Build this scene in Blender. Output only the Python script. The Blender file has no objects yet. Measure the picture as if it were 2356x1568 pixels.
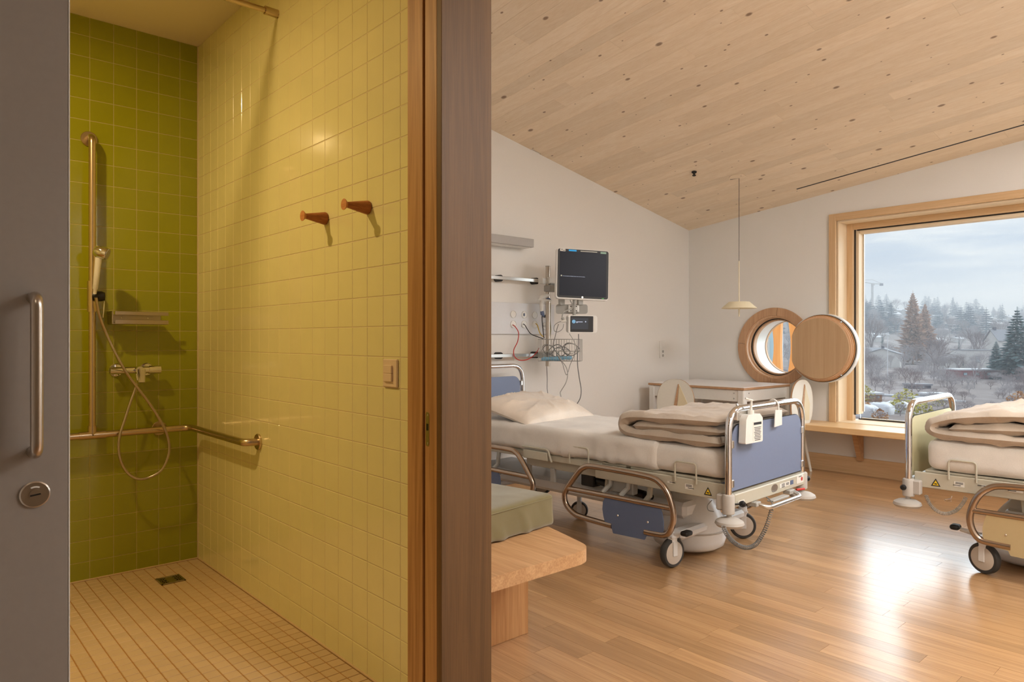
import bpy, math, random
from mathutils import Vector, Matrix, noise
PI = math.pi
sc = bpy.context.scene
COL = sc.collection
# ------------------------------------------------------------------ camera, world, lights, exposure
cam_d = bpy.data.cameras.new('camera'); cam = bpy.data.objects.new('camera', cam_d); COL.objects.link(cam)
CAM_H = 1.156
YAW = math.atan2(.7447, .6673)
cam.location = (0, 0, CAM_H); cam.rotation_euler = (PI/2, 0, YAW-PI/2)
cam_d.sensor_width = 36; cam_d.lens = 1610/2356*36; cam_d.shift_y = -4/2356
cam_d.clip_start = .05; cam_d.clip_end = 4000
sc.camera = cam
sc.view_settings.view_transform = 'Standard'; sc.view_settings.look = 'None'
sc.view_settings.gamma = 1; sc.view_settings.use_curve_mapping = False
sc.view_settings.exposure = 0.0

def lin(r, g, b):
    f = lambda v: (v/255/12.92) if v/255 <= .04045 else ((v/255+.055)/1.055)**2.4
    return (f(r), f(g), f(b), 1)

# world: bright overcast sky, cool grey cloud banks over white ones
w = bpy.data.worlds.new('sky'); sc.world = w; w.use_nodes = True
nt = w.node_tree; nt.nodes.clear(); N = nt.nodes; L = nt.links
out = N.new('ShaderNodeOutputWorld'); bg = N.new('ShaderNodeBackground')
tc = N.new('ShaderNodeTexCoord'); mp = N.new('ShaderNodeMapping'); mp.inputs['Scale'].default_value = (1.6, 1.6, 11)
nz = N.new('ShaderNodeTexNoise'); nz.inputs['Scale'].default_value = 2.9; nz.inputs['Detail'].default_value = 7; nz.inputs['Roughness'].default_value = .55
rp = N.new('ShaderNodeValToRGB')
rp.color_ramp.elements[0].position = .36; rp.color_ramp.elements[0].color = lin(172, 187, 211)
rp.color_ramp.elements[1].position = .60; rp.color_ramp.elements[1].color = lin(232, 234, 237)
e = rp.color_ramp.elements.new(.48); e.color = lin(200, 209, 223)
L.new(tc.outputs['Generated'], mp.inputs[0]); L.new(mp.outputs[0], nz.inputs['Vector']); L.new(nz.outputs['Fac'], rp.inputs[0])
sx = N.new('ShaderNodeSeparateXYZ'); L.new(tc.outputs['Generated'], sx.inputs[0])
hr = N.new('ShaderNodeMapRange'); hr.inputs['From Min'].default_value = 0; hr.inputs['From Max'].default_value = .115; hr.inputs['To Min'].default_value = .85; hr.inputs['To Max'].default_value = 0
L.new(sx.outputs['Z'], hr.inputs['Value'])
mxs = N.new('ShaderNodeMix'); mxs.data_type = 'RGBA'; L.new(hr.outputs[0], mxs.inputs[0]); L.new(rp.outputs[0], mxs.inputs[6]); mxs.inputs[7].default_value = lin(250, 248, 246)
L.new(mxs.outputs[2], bg.inputs[0]); L.new(bg.outputs[0], out.inputs[0])
bg.inputs['Strength'].default_value = 1.2

def light(name, kind, loc, color, power, rot=(0, 0, 0), **kw):
    d = bpy.data.lights.new(name, kind); d.color = color; d.energy = power
    for k, v in kw.items(): setattr(d, k, v)
    o = bpy.data.objects.new(name, d); o.location = loc; o.rotation_euler = rot; COL.objects.link(o); return o
def aim(o, d): o.rotation_euler = Vector(d).to_track_quat('-Z', 'Y').to_euler()
# broad overcast daylight from the window side
s = light('daylight', 'SUN', (20, 0, 20), (.86, .94, 1), 6.0, angle=math.radians(75)); aim(s, (-1, .28, -.42))
# unseen fill lights added outside the frame to brighten the ward and entry
light('ward_fill_light', 'AREA', (3.6, -.8, 2.85), (.98, .98, 1), 55, shape='DISK', size=.9)
light('ward_fill_light', 'AREA', (4.6, .3, 2.6), (.98, .98, 1), 34, shape='DISK', size=.5)
light('entry_fill_light', 'AREA', (-.35, .55, 2.36), (1, .82, .62), 1.8, shape='DISK', size=.3)
light('ward_fill_light', 'AREA', (1.75, -.5, 2.8), (1, .93, .84), 50, shape='DISK', size=.45)
# warm round lamp of the shower room
light('shower_ceiling_light', 'AREA', (.0, 2.80, 2.655), (1, .71, .35), 25.5, shape='DISK', size=.075)

# ------------------------------------------------------------------ projection helper (world point where a sight line meets a real plane)
FX, FY, RX, RY = .6673, .7447, .7448, -.6674
def ray(x, y):
    a = (x-1178)/1610
    return (FX+a*RX, FY+a*RY, (780-y)/1610)
def onX(x, y, X): r = ray(x, y); t = X/r[0]; return Vector((X, t*r[1], CAM_H+t*r[2]))
def onY(x, y, Y): r = ray(x, y); t = Y/r[1]; return Vector((t*r[0], Y, CAM_H+t*r[2]))
def onZ(x, y, Z): r = ray(x, y); t = (Z-CAM_H)/r[2]; return Vector((t*r[0], t*r[1], Z))
def at(x, y, d): r = ray(x, y); return Vector((d*r[0], d*r[1], CAM_H+d*r[2]))
def to_px(p): d = p[0]*FX+p[1]*FY; return (1178+1610*(p[0]*RX+p[1]*RY)/d, 780-1610*(p[2]-CAM_H)/d, d)
def ceil_z(x, y): return 2.281+.1907*(6.2-x)+.115*(4.174-y)

# ------------------------------------------------------------------ materials
MATS = {}
class NB:
    def __init__(s, name):
        s.m = bpy.data.materials.new(name); s.m.use_nodes = True; s.nt = s.m.node_tree
        s.b = s.nt.nodes['Principled BSDF']; s.out = s.nt.nodes['Material Output']
    def n(s, t, **kw):
        n = s.nt.nodes.new(t)
        for k, v in kw.items():
            if k in n.inputs: n.inputs[k].default_value = v
            else: setattr(n, k, v)
        return n
    def l(s, a, b): s.nt.links.new(a, b)
    def ramp(s, fac, stops):
        r = s.n('ShaderNodeValToRGB'); cr = r.color_ramp
        cr.elements[0].position = stops[0][0]; cr.elements[0].color = stops[0][1]
        cr.elements[1].position = stops[-1][0]; cr.elements[1].color = stops[-1][1]
        for p, c in stops[1:-1]: e = cr.elements.new(p); e.color = c
        s.l(fac, r.inputs[0]); return r.outputs[0]
    def mix(s, fac, a, b, mode='MIX'):
        m = s.n('ShaderNodeMix', data_type='RGBA', blend_type=mode)
        for i, v in ((0, fac), (6, a), (7, b)):
            if hasattr(v, 'links'): s.l(v, m.inputs[i])
            else: m.inputs[i].default_value = v
        return m.outputs[2]
    def math(s, op, a, b=0.0):
        m = s.n('ShaderNodeMath', operation=op)
        for i, v in ((0, a), (1, b)):
            if hasattr(v, 'links'): s.l(v, m.inputs[i])
            else: m.inputs[i].default_value = v
        return m.outputs[0]
    def bump(s, h, dist=.001, strength=1.0):
        b = s.n('ShaderNodeBump', Distance=dist, Strength=strength); s.l(h, b.inputs['Height']); s.l(b.outputs[0], s.b.inputs['Normal'])

def plain(name, c, rough=.5, metal=0, bump=0, bscale=60, var=0, spec=None, coat=0, alpha=None):
    if name in MATS: return MATS[name]
    b = NB(name); p = b.b
    p.inputs['Roughness'].default_value = rough; p.inputs['Metallic'].default_value = metal
    if spec is not None: p.inputs['Specular IOR Level'].default_value = spec
    if coat: p.inputs['Coat Weight'].default_value = coat; p.inputs['Coat Roughness'].default_value = .05
    g = b.n('ShaderNodeNewGeometry')
    nz = b.n('ShaderNodeTexNoise', Scale=bscale, Detail=3.0); b.l(g.outputs['Position'], nz.inputs['Vector'])
    c = lin(*c)
    v = .012 if not var else var
    d = tuple(max(0, q*(1-v)) for q in c[:3])+(1,); u = tuple(min(1, q*(1+v)) for q in c[:3])+(1,)
    b.l(b.ramp(nz.outputs['Fac'], [(.3, d), (.7, u)]), p.inputs['Base Color'])
    if bump: b.bump(nz.outputs['Fac'], bump)
    if alpha is not None: p.inputs['Alpha'].default_value = alpha
    MATS[name] = b.m; return b.m

def wood(name, ca, cb, axis='Y', freq=1.0, rough=.45, piece=0.0, knots=0, kc=(92, 58, 30), bump=.0003, coat=0, spec=.5, stripe=.16):
    """grain runs along axis (world); tone shifts per object when piece>0"""
    if name in MATS: return MATS[name]
    b = NB(name); p = b.b
    g = b.n('ShaderNodeNewGeometry'); oi = b.n('ShaderNodeObjectInfo')
    add = b.n('ShaderNodeVectorMath', operation='MULTIPLY_ADD')
    cmb = b.n('ShaderNodeCombineXYZ')
    for i in range(3): b.l(oi.outputs['Random'], cmb.inputs[i])
    b.l(cmb.outputs[0], add.inputs[0]); add.inputs[1].default_value = (37., 53., 71.) if piece else (0, 0, 0)
    b.l(g.outputs['Position'], add.inputs[2])
    s1 = {'X': (.35, 9, 9), 'Y': (9, .35, 9), 'Z': (9, 9, .35)}[axis]
    s2 = {'X': (1.5, 60, 60), 'Y': (60, 1.5, 60), 'Z': (60, 60, 1.5)}[axis]
    m1 = b.n('ShaderNodeMapping', Scale=tuple(q*freq for q in s1)); b.l(add.outputs[0], m1.inputs[0])
    n1 = b.n('ShaderNodeTexNoise', Scale=1.6, Detail=4.0, Distortion=1.2); b.l(m1.outputs[0], n1.inputs['Vector'])
    sn = b.math('MULTIPLY', n1.outputs['Fac'], 20.0); sn = b.math('SINE', sn); sn = b.math('MULTIPLY_ADD', sn, .5); 
    sn.node.inputs[2].default_value = .5
    m2 = b.n('ShaderNodeMapping', Scale=tuple(q*freq for q in s2)); b.l(add.outputs[0], m2.inputs[0])
    n2 = b.n('ShaderNodeTexNoise', Scale=3.0, Detail=5.0, Roughness=.65); b.l(m2.outputs[0], n2.inputs['Vector'])
    f = b.math('MULTIPLY', sn, stripe); f2 = b.math('MULTIPLY', n2.outputs['Fac'], 1-stripe); f = b.math('ADD', f, f2)
    ca, cb = lin(*ca), lin(*cb)
    col = b.ramp(f, [(.25, ca), (.75, cb)])
    if piece:
        t = b.ramp(oi.outputs['Random'], [(0, (1-piece, 1-piece*1.1, 1-piece*1.25, 1)), (1, (1+piece*.5, 1+piece*.45, 1+piece*.4, 1))])
        # shuffle so neighbours differ
        col = b.mix(1.0, col, t, 'MULTIPLY')
    if knots:
        m3 = b.n('ShaderNodeMapping', Scale={'Y': (knots, knots*.62, knots), 'Z': (knots, knots, knots*.6), 'X': (knots*.6, knots, knots)}[axis]); b.l(g.outputs['Position'], m3.inputs[0])
        v = b.n('ShaderNodeTexVoronoi', voronoi_dimensions='2D', Scale=1.0, Randomness=1.0); b.l(m3.outputs[0], v.inputs['Vector'])
        wn = b.n('ShaderNodeTexWhiteNoise', noise_dimensions='3D'); b.l(v.outputs['Color'], wn.inputs['Vector'])
        sz = b.math('MULTIPLY', b.math('POWER', wn.outputs['Value'], 2.5), .075); sz = b.math('ADD', sz, .022)
        dd = b.math('DIVIDE', v.outputs['Distance'], sz)
        kcol = lin(*kc)
        km = b.ramp(dd, [(.55, (1, 1, 1, 1)), (1.0, (0, 0, 0, 1))])
        col = b.mix(b.math('MULTIPLY', km, .75), col, kcol)
    b.l(col, p.inputs['Base Color'])
    p.inputs['Roughness'].default_value = rough; p.inputs['Specular IOR Level'].default_value = spec
    if coat: p.inputs['Coat Weight'].default_value = coat; p.inputs['Coat Roughness'].default_value = .22; p.inputs['Coat IOR'].default_value = 1.6
    if bump: b.bump(n2.outputs['Fac'], bump)
    MATS[name] = b.m; return b.m

def tile_mat(name, c, rough=.12, piece=.05, coat=.4):
    if name in MATS: return MATS[name]
    b = NB(name); p = b.b; oi = b.n('ShaderNodeObjectInfo'); g = b.n('ShaderNodeNewGeometry')
    c = lin(*c)
    a = tuple(q*(1-piece) for q in c[:3])+(1,); d = tuple(min(1, q*(1+piece)) for q in c[:3])+(1,)
    col = b.ramp(oi.outputs['Random'], [(0, a), (1, d)])
    nz = b.n('ShaderNodeTexNoise', Scale=14.0, Detail=2.0); b.l(g.outputs['Position'], nz.inputs['Vector'])
    col = b.mix(1.0, col, b.ramp(nz.outputs['Fac'], [(.3, (.985, .985, .985, 1)), (.7, (1.01, 1.01, 1.01, 1))]), 'MULTIPLY')
    b.l(col, p.inputs['Base Color']); p.inputs['Roughness'].default_value = rough
    p.inputs['Coat Weight'].default_value = coat; p.inputs['Coat Roughness'].default_value = .04
    b.bump(nz.outputs['Fac'], .0006)
    MATS[name] = b.m; return b.m

def fabric(name, c, weave=900, rough=.9, fold=0, sheen=.3):
    if name in MATS: return MATS[name]
    b = NB(name); p = b.b; g = b.n('ShaderNodeNewGeometry')
    n1 = b.n('ShaderNodeTexNoise', Scale=weave, Detail=1.0); b.l(g.outputs['Position'], n1.inputs['Vector'])
    n2 = b.n('ShaderNodeTexNoise', Scale=5.0, Detail=3.0); b.l(g.outputs['Position'], n2.inputs['Vector'])
    c = lin(*c); d = tuple(q*.88 for q in c[:3])+(1,); u = tuple(min(1, q*1.06) for q in c[:3])+(1,)
    col = b.ramp(n2.outputs['Fac'], [(.3, d), (.7, u)])
    col = b.mix(.5, col, b.mix(1.0, col, b.ramp(n1.outputs['Fac'], [(.35, (.8, .8, .8, 1)), (.65, (1.1, 1.1, 1.1, 1))]), 'MULTIPLY'))
    b.l(col, p.inputs['Base Color']); p.inputs['Roughness'].default_value = rough; p.inputs['Sheen Weight'].default_value = sheen
    h = b.math('MULTIPLY', n1.outputs['Fac'], .15)
    if fold:
        m = b.n('ShaderNodeMapping', Scale=(7, 16, 10), Rotation=(0, 0, .5)); b.l(g.outputs['Position'], m.inputs[0])
        n3 = b.n('ShaderNodeTexNoise', Scale=1.0, Detail=3.0, Distortion=.6); b.l(m.outputs[0], n3.inputs['Vector'])
        h = b.math('ADD', h, b.math('MULTIPLY', n3.outputs['Fac'], fold))
    b.bump(h, .004)
    MATS[name] = b.m; return b.m

def emit(name, c, s):
    if name in MATS: return MATS[name]
    b = NB(name); b.b.inputs['Base Color'].default_value = (.004, .004, .005, 1); b.b.inputs['Specular IOR Level'].default_value = .15; b.b.inputs['Emission Color'].default_value = lin(*c); b.b.inputs['Emission Strength'].default_value = s
    b.b.inputs['Roughness'].default_value = .3
    MATS[name] = b.m; return b.m

def glass_mat():
    b = NB('window_glass'); nt = b.nt; nt.nodes.remove(b.b)
    t = b.n('ShaderNodeBsdfTransparent'); t.inputs[0].default_value = (.95, .97, .97, 1)
    g = b.n('ShaderNodeBsdfGlossy', Roughness=.0); f = b.n('ShaderNodeFresnel', IOR=1.45); m = b.n('ShaderNodeMixShader')
    h = b.math('MULTIPLY', f.outputs[0], .6)
    b.l(h, m.inputs[0]); b.l(t.outputs[0], m.inputs[1]); b.l(g.outputs[0], m.inputs[2]); b.l(m.outputs[0], b.out.inputs[0])
    return b.m

M_wall = plain('white_plaster', (236, 233, 228), .9, bump=.0004, bscale=180, var=.012)
M_ward_low = plain('media_panel_white', (222, 222, 224), .35)
M_ceil_bath = plain('bathroom_ceiling_paint', (238, 226, 200), .9, bump=.0003, bscale=200, var=.01)
M_grout_y = plain('warm_grout', (212, 194, 156), .85, bump=.0005, bscale=300)
M_grout_g = plain('green_grout', (186, 176, 112), .85, bump=.0005, bscale=300)
M_grout_f = plain('floor_grout', (176, 128, 66), .85, bump=.0005, bscale=300)
M_tile_y = tile_mat('yellow_tile', (230, 222, 166), .14, .014)
M_tile_g = tile_mat('green_tile', (150, 152, 24), .16, .03)
M_tile_f = tile_mat('floor_tile', (206, 178, 138), .55, .05, coat=0)
M_oak_floor = wood('oak_parquet', (168, 126, 82), (206, 165, 118), 'Y', 1.0, .34, .20, coat=.8)
M_oak_floor_s = wood('oak_parquet_far', (172, 130, 86), (204, 163, 116), 'Y', 1.0, .34, .0, coat=.8)
M_spruce = wood('knotty_spruce', (232, 210, 180), (247, 231, 208), 'Y', .8, .6, .085, knots=5.2, kc=(112, 72, 40))
M_oak_post = wood('oak_post_dark', (88, 62, 34), (112, 80, 46), 'Z', 1.0, .55, stripe=.22)
M_oak_jamb = wood('oak_jamb', (158, 112, 66), (196, 150, 100), 'Z', 1.0, .5, stripe=.3)
M_oak_x = wood('oak_bench', (178, 132, 88), (216, 174, 128), 'Y', .9, .5)
M_oak_end = wood('oak_bench_end', (150, 112, 84), (190, 150, 116), 'Z', 1.4, .6)
M_oak_leg = wood('oak_leg', (168, 116, 66), (206, 158, 106), 'Z', .9, .5)
M_frame_wood = wood('window_oak', (206, 168, 122), (228, 194, 152), 'Z', 1.0, .5)
M_frame_wood_y = wood('window_oak_horizontal', (206, 168, 122), (228, 194, 152), 'Y', 1.0, .5)
M_ring = wood('round_window_oak', (182, 138, 102), (214, 174, 136), 'Z', 1.2, .5, piece=.06)
M_sash = wood('round_sash_panel', (186, 152, 114), (202, 170, 132), 'Z', .5, .5)
M_hook = wood('oak_hook', (150, 84, 36), (196, 124, 66), 'X', 1.4, .5)
M_hook_end = wood('oak_hook_end', (186, 118, 66), (214, 150, 96), 'Y', 1.8, .5)
M_door = plain('grey_laminate', (158, 150, 142), .5, var=.02)
M_steel = plain('brushed_steel', (196, 186, 174), .28, 1, bscale=400)
M_brass_steel = plain('satin_steel', (206, 186, 158), .27, 1, bscale=400)
M_chrome = plain('chrome', (225, 225, 228), .08, 1)
M_rail_steel = plain('bed_rail_steel', (176, 158, 142), .25, 1, bscale=400)
M_alu = plain('aluminium', (214, 212, 208), .3, 1, bscale=300)
M_bedw = plain('bed_enamel', (196, 191, 174), .4)
M_bedwhite = plain('bed_white_shell', (228, 228, 228), .32)
M_bump = plain('bumper_grey', (188, 182, 174), .6)
M_black = plain('black_plastic', (22, 21, 21), .45)
M_rubber = plain('grey_rubber', (62, 60, 58), .7)
M_wheel = plain('wheel_cover', (206, 196, 184), .45)
M_blue = plain('blue_panel', (120, 132, 160), .5)
M_bluedark = plain('blue_plate', (96, 110, 140), .6, bscale=500, var=.06)
M_cream = plain('cream_panel', (210, 204, 166), .5)
M_creamplate = plain('cream_plate', (192, 172, 130), .6)
M_white = plain('white_plastic', (235, 233, 228), .35)
M_whitelam = plain('white_laminate', (240, 238, 238), .35)
M_ply = wood('plywood_edge', (176, 134, 98), (208, 168, 130), 'X', 2.0, .6)
M_sheet = fabric('white_sheet', (232, 227, 220), 700, fold=.6)
M_duvet = fabric('beige_duvet', (196, 180, 162), 700, fold=1.6)
M_pillow = fabric('satin_pillow', (234, 220, 204), 600, rough=.42, fold=1.6)
M_green = fabric('green_upholstery', (120, 108, 66), 1100, fold=.25, sheen=.5)
M_sticker = plain('sticker_white', (232, 230, 222), .5)
M_ink = plain('ink', (40, 40, 44), .6)
M_bed_stick = plain('warning_yellow', (244, 206, 40), .5)
M_red = plain('red_plastic', (196, 60, 50), .5)
M_grey = plain('cable_grey', (120, 120, 118), .55)
M_greyp = plain('grey_plastic', (172, 170, 164), .5)
M_glass = glass_mat()
M_gasket = plain('gasket', (38, 36, 34), .7)
M_lamp = plain('lamp_cream', (240, 230, 200), .5)

# ------------------------------------------------------------------ mesh builder
class MB:
    def __init__(s): s.v = []; s.f = []; s.mi = []; s.cur = 0; s.pr = []; s.M = Matrix.Identity(4)
    def add(s, vs, fs):
        o = len(s.v); s.v += [s.M @ Vector(v) for v in vs]
        s.f += [tuple(i+o for i in f) for f in fs]; s.mi += [s.cur]*len(fs); s.pr.append((o, len(s.v), len(s.f)-len(fs), len(s.f))); return s
    def box(s, c, d, r=0):
        x, y, z = d[0]/2, d[1]/2, d[2]/2
        if r <= 0:
            vs = [(c[0]+i*x, c[1]+j*y, c[2]+k*z) for i in (-1, 1) for j in (-1, 1) for k in (-1, 1)]
            return s.add(vs, [(0, 1, 3, 2), (4, 6, 7, 5), (0, 4, 5, 1), (2, 3, 7, 6), (0, 2, 6, 4), (1, 5, 7, 3)])
        r = min(r, x*.99, y*.99, z*.99); vs = []; idx = {}
        for i in (-1, 1):
            for j in (-1, 1):
                for k in (-1, 1):
                    for a in range(3):
                        p = [i*(x-r), j*(y-r), k*(z-r)]; p[a] = (i*x, j*y, k*z)[a]
                        idx[(i, j, k, a)] = len(vs); vs.append((c[0]+p[0], c[1]+p[1], c[2]+p[2]))
        fs = []
        q = [(-1, -1), (1, -1), (1, 1), (-1, 1)]
        for sg in (-1, 1):
            for a in range(3):
                key = lambda u, v: {0: (sg, u, v, 0), 1: (u, sg, v, 1), 2: (u, v, sg, 2)}[a]
                f = [idx[key(u, v)] for u, v in q]
                if (sg < 0) != (a == 1): f.reverse()
                fs.append(tuple(f))
        for a in range(3):
            b, c2 = [t for t in range(3) if t != a]
            for u in (-1, 1):
                for v in (-1, 1):
                    def K(w, ax):
                        t = [0, 0, 0]; t[a] = w; t[b] = u; t[c2] = v; return idx[(t[0], t[1], t[2], ax)]
                    fs.append((K(-1, b), K(1, b), K(1, c2), K(-1, c2)))
        for i in (-1, 1):
            for j in (-1, 1):
                for k in (-1, 1): fs.append(tuple(idx[(i, j, k, a)] for a in range(3)))
        return s.add(vs, fs)
    def tube(s, path, r, n=10, closed=False, caps=True):
        P = [Vector(p) for p in path]; m = len(P)
        if closed: T = [(P[(i+1) % m]-P[i-1]).normalized() for i in range(m)]
        else: T = [(P[min(i+1, m-1)]-P[max(i-1, 0)]).normalized() for i in range(m)]
        u = T[0].orthogonal().normalized(); vs = []; fs = []
        R = r if hasattr(r, '__len__') else [r]*m
        for i in range(m):
            u = (u-T[i]*u.dot(T[i])); u = u.normalized() if u.length > 1e-6 else T[i].orthogonal().normalized()
            w = T[i].cross(u)
            for k in range(n): a = 2*PI*k/n; vs.append(P[i]+(u*math.cos(a)+w*math.sin(a))*R[i])
        for i in range(m if closed else m-1):
            for k in range(n):
                a, b = i*n+k, i*n+(k+1) % n; j = (i+1) % m
                fs.append((a, b, j*n+(k+1) % n, j*n+k))
        if caps and not closed: fs += [tuple(reversed(range(n))), tuple(range((m-1)*n, m*n))]
        return s.add(vs, fs)
    def cyl(s, a, b, r, n=16, r2=None): return s.tube([a, b], [r, r if r2 is None else r2], n)
    def lathe(s, prof, c=(0, 0, 0), axis=(0, 0, 1), n=24):
        ax = Vector(axis).normalized(); u = ax.orthogonal().normalized(); w = ax.cross(u); c = Vector(c); vs = []; fs = []
        for r, h in prof:
            for k in range(n): a = 2*PI*k/n; vs.append(c+ax*h+(u*math.cos(a)+w*math.sin(a))*max(r, 1e-5))
        for i in range(len(prof)-1):
            for k in range(n): fs.append((i*n+k, i*n+(k+1) % n, (i+1)*n+(k+1) % n, (i+1)*n+k))
        if prof[0][0] > 1e-4: fs.append(tuple(reversed(range(n))))
        if prof[-1][0] > 1e-4: fs.append(tuple(range((len(prof)-1)*n, len(prof)*n)))
        return s.add(vs, fs)
    def prism(s, pts, a, b, plane='xy'):
        """extrude a polygon between offsets a and b along the plane's normal"""
        n = len(pts)
        mk = {'xy': lambda p, h: (p[0], p[1], h), 'xz': lambda p, h: (p[0], h, p[1]), 'yz': lambda p, h: (h, p[0], p[1])}[plane]
        vs = [mk(p, a) for p in pts]+[mk(p, b) for p in pts]
        fs = [tuple(reversed(range(n))), tuple(range(n, 2*n))]+[(i, (i+1) % n, n+(i+1) % n, n+i) for i in range(n)]
        return s.add(vs, fs)
    def quad(s, *p): return s.add(p, [tuple(range(len(p)))])
    def ring(s, c, r0, r1, x0, x1, n=48, a0=0, a1=2*PI):
        """annulus in the YZ plane between X offsets"""
        k = n if abs(a1-a0-2*PI) < 1e-6 else n+1; vs = []; fs = []
        for i in range(k):
            a = a0+(a1-a0)*i/n
            for r, x in ((r0, x0), (r1, x0), (r1, x1), (r0, x1)): vs.append((x, c[0]+r*math.cos(a), c[1]+r*math.sin(a)))
        for i in range(n):
            j = (i+1) % k
            for q in range(4): fs.append((i*4+q, i*4+(q+1) % 4, j*4+(q+1) % 4, j*4+q))
        if k != n: fs += [(0, 1, 2, 3), tuple((k-1)*4+q for q in (3, 2, 1, 0))]
        return s.add(vs, fs)
    def soft(s, c, d, r, n=(16, 16, 6), disp=None, top=None):
        """rounded, subdivided box for mattresses, cushions and folded cloth"""
        nx, ny, nz = n; cache = {}; vs = []; fs = []; hx, hy, hz = d[0]/2, d[1]/2, d[2]/2
        def V(i, j, k):
            key = (i, j, k)
            if key in cache: return cache[key]
            p = Vector(((2*i/nx-1)*hx, (2*j/ny-1)*hy, (2*k/nz-1)*hz))
            rr = min(r, hx*.98, hy*.98, hz*.98)
            q = Vector((max(-hx+rr, min(hx-rr, p.x)), max(-hy+rr, min(hy-rr, p.y)), max(-hz+rr, min(hz-rr, p.z))))
            e = p-q; nn = e.normalized() if e.length > 1e-7 else Vector((0, 0, 1))
            o = q+nn*rr if e.length > 1e-7 else p
            # spread the outermost rows a bit so the rounding is resolved
            if disp: o = o+nn*disp(o, nn)
            cache[key] = len(vs); vs.append((o.x+c[0], o.y+c[1], o.z+c[2])); return cache[key]
        for i in range(nx):
            for j in range(ny):
                fs.append((V(i, j, 0), V(i, j+1, 0), V(i+1, j+1, 0), V(i+1, j, 0)))
                fs.append((V(i, j, nz), V(i+1, j, nz), V(i+1, j+1, nz), V(i, j+1, nz)))
        for i in range(nx):
            for k in range(nz):
                fs.append((V(i, 0, k), V(i+1, 0, k), V(i+1, 0, k+1), V(i, 0, k+1)))
                fs.append((V(i, ny, k), V(i, ny, k+1), V(i+1, ny, k+1), V(i+1, ny, k)))
        for j in range(ny):
            for k in range(nz):
                fs.append((V(0, j, k), V(0, j, k+1), V(0, j+1, k+1), V(0, j+1, k)))
                fs.append((V(nx, j, k), V(nx, j+1, k), V(nx, j+1, k+1), V(nx, j, k+1)))
        return s.add(vs, fs)
    def mesh(s, name, mats, ang=35):
        me = bpy.data.meshes.new(name); me.from_pydata([tuple(v) for v in s.v], [], s.f)
        for m in (mats if isinstance(mats, (list, tuple)) else [mats]): me.materials.append(m)
        if any(s.mi): me.polygons.foreach_set('material_index', s.mi)
        me.polygons.foreach_set('use_smooth', [True]*len(me.polygons))
        me.validate(); me.update()
        import bmesh
        bm = bmesh.new(); bm.from_mesh(me); bmesh.ops.recalc_face_normals(bm, faces=bm.faces); bm.to_mesh(me); bm.free()
        me.set_sharp_from_angle(angle=math.radians(ang)); return me

def link(name, me, parent=None, loc=None, rot=None):
    o = bpy.data.objects.new(name, me); COL.objects.link(o)
    if parent is not None: o.parent = parent
    if loc is not None: o.location = loc
    if rot is not None: o.rotation_euler = rot
    return o
def tag(o, label=None, cat=None, group=None, kind=None):
    for k, v in (('label', label), ('category', cat), ('group', group), ('kind', kind)):
        if v: o[k] = v
    return o
def thing(name, label, cat, loc=(0, 0, 0), rz=0, group=None, rot=None):
    o = bpy.data.objects.new(name, None); COL.objects.link(o); o.location = loc; o.rotation_euler = rot or (0, 0, rz)
    o.empty_display_size = .1; return tag(o, label, cat, group)
def mw(o):
    m = Matrix.LocRotScale(o.location, o.rotation_euler, o.scale)
    return (mw(o.parent) @ m) if o.parent else m
def part(name, mb, mat, parent=None, world=False, ang=35, label=None, split=False):
    """world=True: vertices were given in world space and are moved into the parent's space"""
    if world and parent is not None:
        inv = mw(parent).inverted(); mb.v = [inv @ v for v in mb.v]
    if split:
        for a, b, c, d in mb.pr:
            q = MB(); q.v = mb.v[a:b]; q.f = [tuple(i-a for i in f) for f in mb.f[c:d]]; q.mi = [0]*(d-c); o = link(name, q.mesh(name, mat, ang), parent)
        return o
    o = link(name, mb.mesh(name, mat, ang), parent)
    if label: o['label'] = label
    return o
def struct(name, mb, mat, label=None, cat=None, ang=35):
    o = link(name, mb.mesh(name, mat, ang)); o['kind'] = 'structure'; return tag(o, label, cat)
def solo(name, mb, mat, label, cat, group=None, origin=None, ang=35):
    if origin is not None: mb.v = [v-Vector(origin) for v in mb.v]
    o = link(name, mb.mesh(name, mat, ang), loc=origin); return tag(o, label, cat, group)
def copy_tree(o, parent=None):
    c = o.copy(); COL.objects.link(c)
    if parent is not None: c.parent = parent
    for ch in list(o.children): copy_tree(ch, c)
    return c
def crv(pts, n=6, closed=False):
    P = [Vector(p) for p in pts]; out = []; m = len(P)
    for i in range(m if closed else m-1):
        if closed: a, b, c, d = P[i-1], P[i], P[(i+1) % m], P[(i+2) % m]
        else: a, b, c, d = P[max(i-1, 0)], P[i], P[i+1], P[min(i+2, m-1)]
        for k in range(n):
            t = k/n; out.append(.5*((2*b)+(c-a)*t+(2*a-5*b+4*c-d)*t*t+(3*b-a-3*c+d)*t**3))
    if not closed: out.append(P[-1])
    return out
def fillet(pts, r, n=6, closed=False):
    P = [Vector(p) for p in pts]; out = []; m = len(P)
    for i in range(m):
        if not closed and i in (0, m-1): out.append(P[i]); continue
        a, b, c = P[i-1], P[i], P[(i+1) % m]; u = (a-b); v = (c-b)
        rr = min(r, u.length*.48, v.length*.48); p0 = b+u.normalized()*rr; p1 = b+v.normalized()*rr
        for k in range(n+1): t = k/n; out.append(p0*(1-t)**2+b*2*t*(1-t)+p1*t*t)
    return out
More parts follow.
